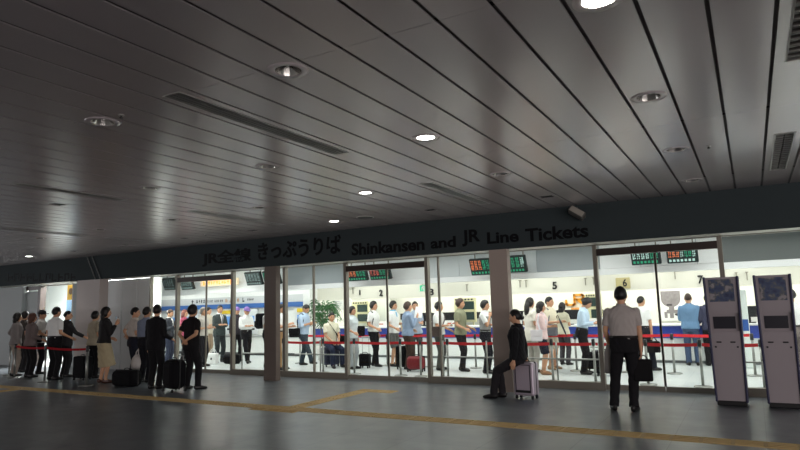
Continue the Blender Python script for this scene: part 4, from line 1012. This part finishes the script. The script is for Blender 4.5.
WHT = (236, 238, 236); NAV = (32, 34, 46); BLK = (24, 23, 26); DGR = (62, 62, 62)
def at(px, Y): return (XY(px, Y, 360), Y)
# ---- outside queue
person('o1', fl(13.5, 376), 75, 1.62, 'person in a grey top, hand on hip, at the far end of the outside queue', (128, 122, 120), bottom=(150, 138, 128), hairstyle='bob', female=True, arms=('down', 'hip'), tuck=False, sleeve='long')
person('o2', at(22, 9.75), 80, 1.66, 'person in a dark top between the grey-topped person and the brown-haired woman', (72, 66, 64), bottom=(40, 38, 40), hairstyle='full', arms=('down', 'down'), tuck=False)
person('o3', fl(28.5, 377.5), 85, 1.60, 'woman with reddish brown hair in a taupe top and dark trousers outside', (112, 100, 98), bottom=BLK, hair='reddish', hairstyle='bob', female=True, arms=('bent', 'fold'), tuck=False, sleeve='long')
person('o4', at(39, 9.6), 60, 1.68, 'person in a black cap with a pale shirt in the outside queue', (196, 194, 190), bottom=BLK, hair='black', cap=(24, 22, 24), arms=('bent', 'down'), tuck=False, head_yaw=-25)
person('o5', fl(52.5, 380), 95, 1.73, 'man in a white short-sleeved shirt and dark trousers in the outside queue', WHT, bottom=BLK, arms=('bent', 'bent'), build_=1.1)
person('o6', at(65, 9.3), 80, 1.64, 'man in a dark suit jacket reaching towards the barrier post', (46, 46, 48), bottom=(34, 34, 36), sleeve='long', tuck=False, hem=.80, arms=('reach', 'bent'), hair='black', hairstyle='crop', head_yaw=-20, build_=1.1)
person('o7', at(93, 9.4), 90, 1.60, 'person in a beige top half hidden behind the woman in the pale skirt', (170, 160, 140), bottom=BLK, hairstyle='full', female=True, tuck=False, arms=('bent', 'bent'))
person('o8', fl(102.5, 383), 72, 1.68, 'woman in a black cardigan and pale knee-length skirt, outside', (24, 22, 24), bottom=(176, 162, 132), legs='skirt', shoes=(70, 40, 30), hairstyle='bob', female=True, sleeve='long', tuck=False, hem=.90, arms=('camera', 'bent'), skin=1, feet=((.09, .03), (-.10, -.02)), head_yaw=-15)
person('o9', at(133, 9.35), 70, 1.66, 'man in a pale striped shirt, one hand on his hip, outside', (206, 196, 188), bottom=NAV, arms=('bent', 'hipback'), stripes=(34, (186, 176, 168)), head_yaw=-30, feet=((.12, -.02), (-.13, .0)), build_=1.1)
person('o10', at(145, 9.2), 95, 1.66, 'man in a light blue shirt holding a white plastic bag', (140, 150, 172), bottom=(30, 30, 36), arms=('bent', 'carry'), sleeve='elbow', build_=1.1)
person('o11', fl(154.5, 389), 100, 1.69, 'man in a black suit standing close to the light-blue-shirted man', BLK, bottom=(22, 22, 24), sleeve='long', tuck=False, hem=.78, arms=('bent', 'down'), head_yaw=30, build_=1.1)
person('o12', fl(190.5, 389.5), 88, 1.66, 'man in a black shirt with bare hands clasped behind his back', (26, 22, 24), bottom=(24, 23, 26), arms=('back', 'back'), sleeve='short', belt_=False, feet=((.15, .06, -25), (-.10, -.02, 10)), hairstyle='full', lod=.011, build_=1.1)
person('man', fl(624.5, 411), 96, 1.71, 'man seen from behind in a grey short-sleeved shirt holding a black briefcase', (168, 160, 156), bottom=BLK, arms=('carry', ((.2, .1, -1), (-.1, .45, -.75))), feet=((.13, -.02, -14), (-.13, .02, 14)), hairstyle='short', lod=.0095, build_=1.1, hip=(.06, 0, .912))
# ---- seated woman in black on the suitcase
SC_X, SC_Y = fl(527, 398.5)
wx, wy = SC_X - .0, SC_Y - .05
person('woman', (wx, wy), 186, 1.62, 'woman in a black suit perched on the silver suitcase with legs stretched out', (24, 24, 27), bottom=(34, 32, 35), legs='trousers', shoes=(20, 18, 18), hairstyle='bun', female=True, sleeve='long', tuck=False, hem=.86, arms=('rest', ((.16, .02, -1), (.02, .12, -1))), hip=(0, .10, .70), lean=-2, feet=((.08, .42, 0), (-.07, .54, 4)), lod=.0095, head_pitch=-8)
# ---- inside the office
def at(px, Y): return (XY(px, Y, 360), Y)
person('i1', at(168, 12.6), 20, 1.62, 'brown-haired man in a dark jacket just beyond the black-suited man, behind glass', (52, 54, 60), bottom=(40, 44, 60), hair='brown', sleeve='long', tuck=False, arms=('phone', 'phone'), head_pitch=-10, vfront=(120, 120, 130))
person('i2', at(183, 13.6), 30, 1.60, 'person with auburn hair behind the glass, covered by the man in the black shirt', (150, 70, 90), bottom=BLK, hair='auburn', hairstyle='bob', female=True, tuck=False, arms=('hold', 'hold'))
person('i3', at(202, 12.4), 10, 1.64, 'grey-haired person in a pale patterned top with dark skirt-like trousers behind the glass', (186, 180, 172), bottom=(34, 32, 36), hair='grey', hairstyle='full', female=True, tuck=False, hem=.9, arms=('fold', 'hold'), topn=1)
person('i4', at(207.5, 14.6), 10, 1.66, 'dark-haired person in a beige top beyond the grey-haired one', (200, 190, 172), bottom=(160, 140, 118), hairstyle='short', arms=('hold', 'hold'), tuck=False)
person('i5', at(219, 13.5), -12, 1.70, 'man in a dark green-grey suit and tie above the white paper bag', (52, 60, 60), bottom=(44, 50, 52), sleeve='long', tuck=False, hem=.80, arms=('fold', 'fold'), vfront=(200, 200, 196), hair='black', head_yaw=-10, feet=((.12, .04), (-.12, -.02)))
person('i6', at(236.5, 14.1), -30, 1.64, 'person in a purple cap and dark jacket behind the capped man in white', (48, 44, 50), bottom=BLK, cap=(150, 120, 190), sleeve='long', tuck=False, arms=('down', 'down'))
person('i7', at(246, 13.5), -20, 1.63, 'man in a purple cap, white long-sleeved shirt and wide black trousers', WHT, bottom=BLK, cap=(140, 112, 180), sleeve='long', arms=('fold', 'fold'), feet=((.06, .22, -20), (-.12, -.14, 5)), head_pitch=-12)
person('i8', at(268, 12.7), 10, 1.66, 'person mostly hidden by the narrow dark column, with a black backpack showing', (190, 190, 188), bottom=BLK, arms=('hold', 'hold'))
person('i9', at(281, 12.3), 15, 1.66, 'man in a white shirt and tan trousers between the dark column and the glass post', WHT, bottom=(176, 140, 100), arms=('phone', 'hold'), head_yaw=-5, tuck=True)
person('i10', at(303.5, 13.4), 8, 1.66, 'man in a light blue shirt reading his phone before the potted palm', (176, 198, 222), bottom=(52, 64, 74), arms=('phone', 'phone'), sleeve='elbow', head_pitch=-28, feet=((.09, .34, -10), (-.10, -.12, 5)), lean=2, tuck=False, hem=.88)
person('i11', (XY(331, 13.3, 360), 13.3), -25, 1.66, 'seated man in a cream shirt with a dark bag strap across his chest', (226, 222, 198), bottom=(40, 46, 66), arms=('lap', 'lap'), hip=(0, -.02, .66), feet=((.16, .40), (-.16, .34)), tuck=False, hem=.9, lean=6, head_yaw=-10)
person('i12', at(352.5, 12.95), 0, 1.55, 'short woman with wavy dark hair in a pale blue top beside the small black case', (206, 216, 218), bottom=(150, 156, 158), hairstyle='full', female=True, tuck=False, hem=.86, arms=('bent', 'down'))
person('i13', at(374, 13.7), 5, 1.67, 'man in a white shirt with a dark seam line, black trousers, facing counter 2', WHT, bottom=BLK, arms=('bent', 'down'), feet=((.08, .12, -10), (-.1, -.06, 5)), tuck=False, hem=.92, hairstyle='full')
person('i14', at(394, 13.85), 0, 1.66, 'man in a white shirt with a light blue scarf and grey shorts', (238, 240, 238), bottom=(96, 98, 96), legs='shorts', arms=('bent', 'hold'), scarf=(130, 190, 222), tuck=False, hem=.88, hairstyle='full')
person('i15', at(408.5, 13.15), 50, 1.62, 'man in a light blue long-sleeved shirt and brown trousers holding up a paper', (140, 160, 186), bottom=(72, 58, 50), sleeve='long', arms=('camera', 'bent'), hair='brown', hairstyle='full', tuck=False, hem=.86, head_yaw=-20)
person('i16', at(416.5, 14.5), -55, 1.64, 'person in a pale blue top with a beige bag, face towards the glass', (168, 184, 204), bottom=DGR, arms=('hold', 'hold'), hairstyle='short', tuck=False, female=True)
person('i17', at(440, 13.3), 5, 1.60, 'man in a white shirt with a strap and grey-green trousers beside the door post', WHT, bottom=(84, 86, 82), arms=('hold', 'bent'), hairstyle='full', tuck=False, hem=.9)
person('i18', at(461.5, 13.25), 5, 1.66, 'man in an olive t-shirt and black trousers facing the counters', (140, 142, 116), bottom=(38, 36, 38), arms=('bent', 'bent'), hair='brown', hairstyle='full', tuck=False, hem=.86, feet=((.09, .06, -10), (-.09, -.03, 5)))
person('i19', at(486.5, 13.0), 5, 1.60, 'man in a white shirt raising a hand to his mouth beside the brown column', WHT, bottom=(26, 26, 34), arms=('mouth', 'fold'), hairstyle='full', vest=(150, 152, 150))
person('i20', at(532.5, 13.45), 55, 1.63, 'long-haired woman in a loose white top behind the woman in pink', (228, 226, 214), bottom=(170, 168, 160), hairstyle='long', female=True, tuck=False, hem=.72, arms=('bent', 'bent'), legs='trousers')
person('i21', at(543, 13.1), 25, 1.53, 'woman in a pale pink blouse and dark shorts with bare calves', (234, 206, 204), bottom=(38, 40, 54), legs='shorts', shoes=(150, 110, 80), hair='black', hairstyle='bob', female=True, tuck=False, hem=.84, arms=('fold', 'hold'), sleeve='elbow')
person('i22', at(552, 14.15), -15, 1.64, 'man in a cream shirt and beige shorts with a grey shoulder bag', (228, 220, 196), bottom=(180, 170, 150), legs='shorts', hair='black', arms=('hold', 'hold'), tuck=False, hem=.88, shoes=(150, 120, 90), hairstyle='short')
person('i23', at(565, 15.2), 70, 1.50, 'woman with bobbed dark hair in a beige top near the blue counter', (206, 202, 180), bottom=(60, 58, 62), hairstyle='bob', female=True, tuck=False, hem=.84, arms=('fold', 'bent'))
person('i24', at(583.5, 13.4), 5, 1.62, 'man in a light blue shirt bowing his head over papers under the orange emblem', (190, 212, 230), bottom=BLK, arms=('read', 'read'), sleeve='long', lean=8, head_pitch=-25, hairstyle='full')
person('i25', at(645, 14.3), 62, 1.60, 'man in a white shirt with a small black bag beyond the man outside', WHT, bottom=(34, 36, 44), arms=('carry', 'bent'), hair='black', hairstyle='crop', feet=((.12, .16, -20), (-.12, -.12, 5)), build_=1.1)
person('i26', at(693.5, 15.75), 92, 1.64, 'man in a blue shirt and jeans standing at the counter of number 7', (104, 138, 172), bottom=(62, 78, 104), arms=('hold', 'hold'), sleeve='elbow', hair='brown', hairstyle='crop', tuck=False, hem=.86, build_=1.1)
person('i27', at(713.5, 15.8), 100, 1.62, 'dark-haired person at the counter mostly hidden by the first kiosk', (60, 62, 84), bottom=BLK, arms=('hold', 'bent'), tuck=False, sleeve='long')
person('i28', at(798, 13.4), 140, 1.64, 'dark-haired person in a white shirt half hidden by the second kiosk', (226, 230, 228), bottom=(120, 112, 108), arms=('hold', 'bent'))
bpy.data.scenes.remove(TMP)

# ================================================================== BAGS AND LUGGAGE
LEA = mat('black_leather', (14, 13, 15), .7, spec=.15, bump=.2, nscale=80); NYL = mat('black_nylon', (15, 15, 18), .85, spec=.12, noise=.1, nscale=50)
def suitcase(name, label, cat, xy, face, w_, d, h, m, ribs=0, handle=.0, trim=BLACKP, wheels=True, plate=False, rnd=.035):
    r = thing(name, label, cat, (xy[0], xy[1], 0), math.radians(face), None)
    zb = .055 if wheels else .0
    mb = MB(); mb.rbox(-w_ / 2, w_ / 2, -d / 2, d / 2, zb, h, rnd)
    for i in range(ribs):
        x = -w_ / 2 + w_ * (i + 1) / (ribs + 1); mb.rbox(x - .012, x + .012, -d / 2 - .008, -d / 2 + .01, zb + .06, h - .06, .006); mb.rbox(x - .012, x + .012, d / 2 - .01, d / 2 + .008, zb + .06, h - .06, .006)
    b = build(mb, 'shell', m, r, False)
    mb = MB(); mb.rbox(-w_ / 2 - .006, w_ / 2 + .006, -.012, .012, zb - .004, h + .006, max(.03, rnd)); build(mb, 'zip_band', trim, b)
    mb = MB(); mb.loft([(-.07, 0, h - .005), (-.065, 0, h + .03), (0, 0, h + .038), (.065, 0, h + .03), (.07, 0, h - .005)], [.009] * 5, ref=(0, 1, 0), n=8); build(mb, 'carry_handle', trim, r, True)
    if wheels:
        for sx in (-1, 1):
            for sy in (-1, 1):
                mb = MB(); mb.lathe([(.012, -.012), (.028, -.012), (.028, .012), (.012, .012)], n=14); M = Matrix.Translation((sx * (w_ / 2 - .04), sy * (d / 2 - .035), .028)) @ Matrix.Rotation(math.pi / 2, 4, 'Y')
                mb.v = [tuple(M @ Vector(v)) for v in mb.v]; mb.box(sx * (w_ / 2 - .04) - .017, sx * (w_ / 2 - .04) + .017, sy * (d / 2 - .035) - .012, sy * (d / 2 - .035) + .012, .035, zb + .012); build(mb, 'wheel', BLACKP, r)
    if handle:
        mb = MB()
        for sx in (-.09, .09): mb.loft([(sx, d / 2 - .04, h - .02), (sx, d / 2 - .04, h + handle)], [.008, .008], ref=(0, 1, 0), n=8)
        mb.loft([(-.11, d / 2 - .04, h + handle), (.11, d / 2 - .04, h + handle)], [.015, .015], ref=(0, 0, 1), n=8); build(mb, 'pull_handle', STEEL, r, True)
    if plate:
        mb = MB(); mb.box(-.13, .13, -d / 2 - .014, -d / 2 + .002, zb + .05, zb + .09); build(mb, 'name_plate', BLACKP, b)
        mb = MB(); mb.box(-w_ / 2 + .05, w_ / 2 - .05, -d / 2 - .006, -d / 2 + .002, h - .05, h - .038); mb.box(-w_ / 2 + .045, -w_ / 2 + .06, -d / 2 - .006, -d / 2 + .002, zb + .05, h - .04); mb.box(w_ / 2 - .06, w_ / 2 - .045, -d / 2 - .006, -d / 2 + .002, zb + .05, h - .04); build(mb, 'edge_strip', mat('strip_dark', (60, 54, 62), .5), b)
    return r
SILV = mat('silver_lilac_shell', (176, 164, 176), .35, .35, noise=.03)
sc = suitcase('suitcase', 'silver hard-shell suitcase carrying the woman in black', 'suitcase', (SC_X, SC_Y), -8, .36, .22, .585, SILV, 0, 0.0, BLACKP, True, True)
suitcase('suitcase', 'upright black suitcase between the dark-suited man and the woman in the pale skirt', 'suitcase', (fl(82, 380)), 5, .40, .25, .56, NYL, 0, .14)
suitcase('trolley_bag', 'bulging black wheeled trolley bag beside the man with clasped hands', 'suitcase', fl(174, 391.5), -12, .44, .34, .62, NYL, 0, .06, rnd=.11)
suitcase('travel_bag', 'wide black travel bag on the floor at the feet of the striped-shirted man', 'bag', fl(126.5, 386), 6, .66, .30, .34, NYL, 0, 0, BLACKP, False, rnd=.09)
suitcase('suitcase', 'dark navy case under the seated man', 'suitcase', (XY(330.5, 13.38, 360), 13.38), 60, .42, .30, .52, mat('dark_navy_case', (34, 40, 62), .5), 2, 0)
suitcase('suitcase', 'small black case with a raised handle beside the short woman', 'suitcase', (XY(365, 13.25, 360), 13.25), 10, .28, .2, .36, NYL, 0, .42)
suitcase('suitcase', 'red suitcase standing by the man with the paper', 'suitcase', (XY(416, 12.85, 360), 12.85), 10, .44, .24, .36, mat('red_case', (120, 26, 34), .5), 2, 0, rnd=.09)
suitcase('suitcase', 'black case behind the man with grey shorts', 'suitcase', (XY(402, 13.3, 360), 13.3), 10, .26, .22, .56, NYL, 0, .1)
suitcase('suitcase', 'dark case beside the man reading papers', 'suitcase', (XY(596, 14.0, 360), 14.0), 10, .38, .24, .42, NYL, 2, .1)
suitcase('travel_bag', 'dark travel bag on the office floor beside the white paper bag', 'bag', (XY(232, 13.3, 360), 13.3), 8, .52, .26, .28, NYL, 0, 0, BLACKP, False, rnd=.08)
suitcase('suitcase', 'black case beside the standing barrier of the man outside, seen through the glass', 'suitcase', (XY(604, 13.2, 360), 13.2), 5, .34, .24, .5, NYL, 0, 0)

def handbag(name, label, cat, top, face, w_, d, h, m, strap=.12, emb=None):
    """bag hanging below the point top"""
    r = thing(name, label, cat, (top[0], top[1], top[2] - strap - h), math.radians(face), None)
    mb = MB(); mb.rbox(-w_ / 2, w_ / 2, -d / 2, d / 2, 0, h, .025); b = build(mb, 'body', m, r)
    if strap > 0:
        for sy in (-d * .3, d * .3):
            mb = MB(); n = 9; mb.loft([(w_ * .3 * math.cos(math.pi * i / (n - 1)), sy * (1 - math.sin(math.pi * i / (n - 1))), h - .01 + (strap + .01) * math.sin(math.pi * i / (n - 1))) for i in range(n)], [.007] * n, ref=(0, 1, 0), n=8); build(mb, 'handle', m, r, True)
    mb = MB(); mb.box(-w_ / 2 + .02, w_ / 2 - .02, -.004, .004, h, h + .006); build(mb, 'zip', BLACKP, b)
    if emb:
        mb = MB(); mb.lathe([(.035, -.002), (.035, .002)], n=16); o = build(mb, 'emblem', emb, b); o.rotation_euler = (math.pi / 2, 0, 0); o.location = (0, -d / 2 - .003, h * .5)
    return r
hd = PEOPLE['man']['hand'][1]
handbag('briefcase', 'black soft briefcase hanging from the hand of the man in the grey shirt', 'briefcase', (hd.x, hd.y, hd.z + .0), 12, .26, .10, .30, LEA, .06)
hd = PEOPLE['i25']['hand'][1]
handbag('handbag', 'small black bag in the hand of the white-shirted man near counter 6', 'bag', (hd.x, hd.y, hd.z), 30, .30, .10, .24, LEA, .08)
handbag('paper_bag', 'white paper bag with a dark mark on the floor before the suited man', 'bag', (XY(213, 13.0, 360), 13.0, .46), 0, .34, .14, .33, mat('white_paper_bag', (234, 236, 234), .6), .13, DK)
def shoulder_bag(label, P, side, face, m, w_=.32, h=.24, d=.11, zb=.78, cross=True, fwd=0.0):
    """bag at the hip with a strap to the opposite shoulder"""
    U = P['U']; c = U(side * .30, fwd, 0.915); c = Vector((c.x, c.y, zb))
    r = thing('shoulder_bag', label, 'bag', tuple(c), 0, None); R3 = P['M'].to_3x3()
    Rm = Matrix.Rotation(math.radians(face), 4, 'Z')
    mb = MB(); mb.rbox(-w_ / 2, w_ / 2, -d / 2, d / 2, 0, h, .03, 0, Rm); b = build(mb, 'body', m, r)
    mb = MB(); mb.rbox(-w_ / 2 - .004, w_ / 2 + .004, -d / 2 - .006, -d / 2 + .02, h * .45, h + .004, .01, 0, Rm); build(mb, 'flap', m, b)
    sg_ = -side if cross else side
    pf = [U(side * .2, .09, 1.0), U(side * .1, .15, 1.15), U(0, .165, 1.27), U(sg_ * .085, .12, 1.40), U(sg_ * .10, .0, 1.475), U(sg_ * .085, -.11, 1.40), U(0, -.155, 1.27), U(side * .1, -.14, 1.15), U(side * .2, -.09, 1.0)]
    if not cross: pf = [U(side * .2, .06, 1.05), U(side * .17, .09, 1.25), U(side * .14, .06, 1.43), U(side * .13, .0, 1.47), U(side * .14, -.06, 1.43), U(side * .18, -.1, 1.25), U(side * .2, -.06, 1.05)]
    e0 = Vector((c.x, c.y, zb + h)); pts = [e0] + pf + [e0]
    mb = MB(); mb.loft([Vector(p) - c for p in pts], [(.02, .005)] * len(pts), ref=(0, 0, 1), n=8); build(mb, 'strap', m, r, True)
    return r
PP = PEOPLE
shoulder_bag('black shoulder bag hanging behind the man reading his phone', PP['i10'], 1, 5, NYL, fwd=-.10, zb=.78, cross=False)
shoulder_bag('dark bag on the lap side of the seated man, strap across his cream shirt', PP['i11'], -1, -25, NYL, .28, .2, .1, .60, fwd=.12)
shoulder_bag('dark shoulder bag of the white-shirted man beside the door post', PP['i17'], 1, 5, mat('brown_bag', (70, 58, 54), .6), fwd=.02, zb=.80)
shoulder_bag('grey shoulder bag of the man in the cream shirt', PP['i22'], 1, -10, mat('grey_bag', (110, 112, 120), .7), .34, .26, .12, .78, fwd=.18, cross=False)
shoulder_bag('pale shoulder bag on the back of the pink-bloused woman', PP['i21'], 1, 20, mat('white_bag', (226, 222, 226), 0.7), .24, .24, .1, .72, fwd=-.16, cross=False)
shoulder_bag('beige bag carried before the person in pale blue', PP['i16'], 1, 0, mat('beige_bag', (206, 190, 160), .7), .24, .22, .08, .86, fwd=.12, cross=False)
shoulder_bag('dark strap bag on the person in the pale shirt and black cap', PP['o4'], 1, 0, NYL, .26, .22, .1, .85, fwd=-.05)
P = PP['i8']; c = P['U'](0, -.24, 1.06)
r = thing('backpack', 'black backpack showing past the narrow dark column', 'backpack', tuple(c), math.radians(10 - 90), None)
mb = MB(); mb.rbox(-.15, .15, -.09, .07, 0, .42, .05); b = build(mb, 'body', NYL, r); mb = MB(); mb.rbox(-.12, .12, -.14, -.07, .04, .22, .03); build(mb, 'pocket', NYL, b)
for sx in (-1, 1):
    mb = MB(); mb.loft([(sx * .09, .05, .38), (sx * .1, .2, .40), (sx * .11, .36, .30), (sx * .12, .38, .18), (sx * .14, .06, .05)], [(.022, .006)] * 5, ref=(1, 0, 0), n=8); build(mb, 'strap', NYL, r, True)
shoulder_bag('rounded black bag behind the man facing counter 2, above the small case', PP['i13'], 1, 8, NYL, .28, .26, .12, .80, cross=False, fwd=-.26)
# white plastic bag
hd = PP['o10']['hand'][-1]
r = thing('plastic_bag', 'white plastic shopping bag hanging from the hand of the light-blue-shirted man', 'bag', (hd.x - .06, hd.y - .02, hd.z - .47))
PLB = mat('white_plastic', (214, 208, 204), .45, noise=.1, nscale=14)
mb = MB(); mb.loft([(0, 0, 0), (0, 0, .03), (0, 0, .14), (.0, 0, .25), (.01, 0, .33)], [(.08, .05), (.15, .09), (.165, .1), (.13, .08), (.06, .03)], ref=(0, 1, 0), n=18)
mb.v = [(x + .012 * math.sin(z * 40 + y * 30), y + .012 * math.sin(z * 36 + x * 40), z) for x, y, z in mb.v]; build(mb, 'body', PLB, r, True)
for sx in (-1, 1):
    mb = MB(); mb.loft([(sx * .05, 0, .30), (sx * .035, 0, .39), (.05, 0, .47)], [(.022, .008), (.014, .006), (.01, .006)], ref=(0, 1, 0), n=8); build(mb, 'handle', PLB, r, True)
# compact camera held up by the woman
hd = PP['o8']['hand'][1]
r = thing('compact_camera', 'small silver camera held up by the woman in the pale skirt', 'camera', (hd.x + .02, hd.y - .05, hd.z + .06), math.radians(-18))
mb = MB(); mb.rbox(-.05, .05, -.013, .013, -.01, .055, .008); b = build(mb, 'casing', mat('camera_silver', (190, 192, 196), .3, .5), r)
mb = MB(); mb.box(-.036, .036, -.0155, -.013, .0, .046); build(mb, 'screen', mat('camera_screen', (120, 150, 170), .3, emit=.35), b)
mb = MB(); mb.lathe([(.02, 0), (.019, .018), (.014, .022)], n=16); o = build(mb, 'lens', BLACKP, b); o.rotation_euler = (-math.pi / 2, 0, 0); o.location = (0, .013, .022)
# phones and papers
def handheld(name, label, cat, key, side, size, m, tilt, face, dz=.0, fw=.03):
    P = PP[key]; h = P['hand'][side]; r = thing(name, label, cat, (h.x, h.y, h.z + dz), math.radians(face), None)
    M = Matrix.Rotation(math.radians(tilt), 4, 'X'); mb = MB(); mb.box(-size[0] / 2, size[0] / 2, -size[2] / 2, size[2] / 2, -size[1] * .3, size[1] * .7, 0, M); b = build(mb, 'casing' if name == 'mobile_phone' else 'sheet', m, r)
    if name == 'mobile_phone': mb = MB(); mb.box(-size[0] * .4, size[0] * .4, -size[2] / 2 - .001, -size[2] / 2, 0, size[1] * .6, 0, M); build(mb, 'screen', SCREEN, b)
    return r
handheld('mobile_phone', 'dark mobile phone in the hand of the man before the palm', 'phone', 'i10', 1, (.05, .11, .014), BLACKP, -50, -80)
PAP = mat('paper', (245, 246, 244), .7)
handheld('paper_sheet', 'white paper held up by the man in light blue and brown trousers', 'paper', 'i15', 1, (.21, .29, .004), PAP, -20, 0)
handheld('paper_sheet', 'white papers in the hands of the bowed man under the orange emblem', 'paper', 'i24', 1, (.21, .29, .006), PAP, -50, -60)
handheld('paper_sheet', 'folded white paper held by the man with the shoulder strap', 'paper', 'i17', 1, (.12, .2, .006), PAP, -50, -60)
# jacket over the arm of the man outside
P = PP['man']; h = P['hand'][-1]; 
r = thing('folded_jacket', 'grey jacket draped over the forearm of the man outside', 'jacket', (h.x, h.y, h.z - .3))
mb = MB(); mb.loft([(.0, -.02, -.02), (.0, -.02, .1), (.01, -.01, .26), (.03, -.02, .42), (.035, -.02, .46)], [(.10, .05), (.105, .058), (.095, .06), (.07, .06), (.03, .04)], ref=(0, 1, 0), n=18)
mb.v = [(x + .01 * math.sin(z * 22 + y * 50), y + .012 * math.sin(x * 60), z) for x, y, z in mb.v]
build(mb, 'cloth', mat('jacket_grey', (150, 144, 140), .85, noise=.08, nscale=20), r, True)
# umbrella of the man in cream
h = PP['i22']['hand'][1]
r = thing('folded_umbrella', 'dark closed umbrella held slantwise by the man in the cream shirt', 'umbrella', (h.x + .05, h.y - .05, h.z))
A = Vector((-.07, 0, .12)); B = Vector((.1, 0, -.34)); D = B - A
mb = MB(); mb.loft([A + D * .12, A + D * .3, A + D * .8, A + D * .97], [.016, .024, .018, .005], n=12); b = build(mb, 'canopy', mat('umbrella_dark', (50, 52, 62), .7), r, True)
mb = MB(); mb.loft([A + V(-.03, 0, -.05), A + V(-.04, 0, 0), A + V(-.02, 0, .025), A, A + D * .15], [.01] * 5, n=8); build(mb, 'handle', mat('umbrella_handle', (70, 44, 30), .5), r, True)
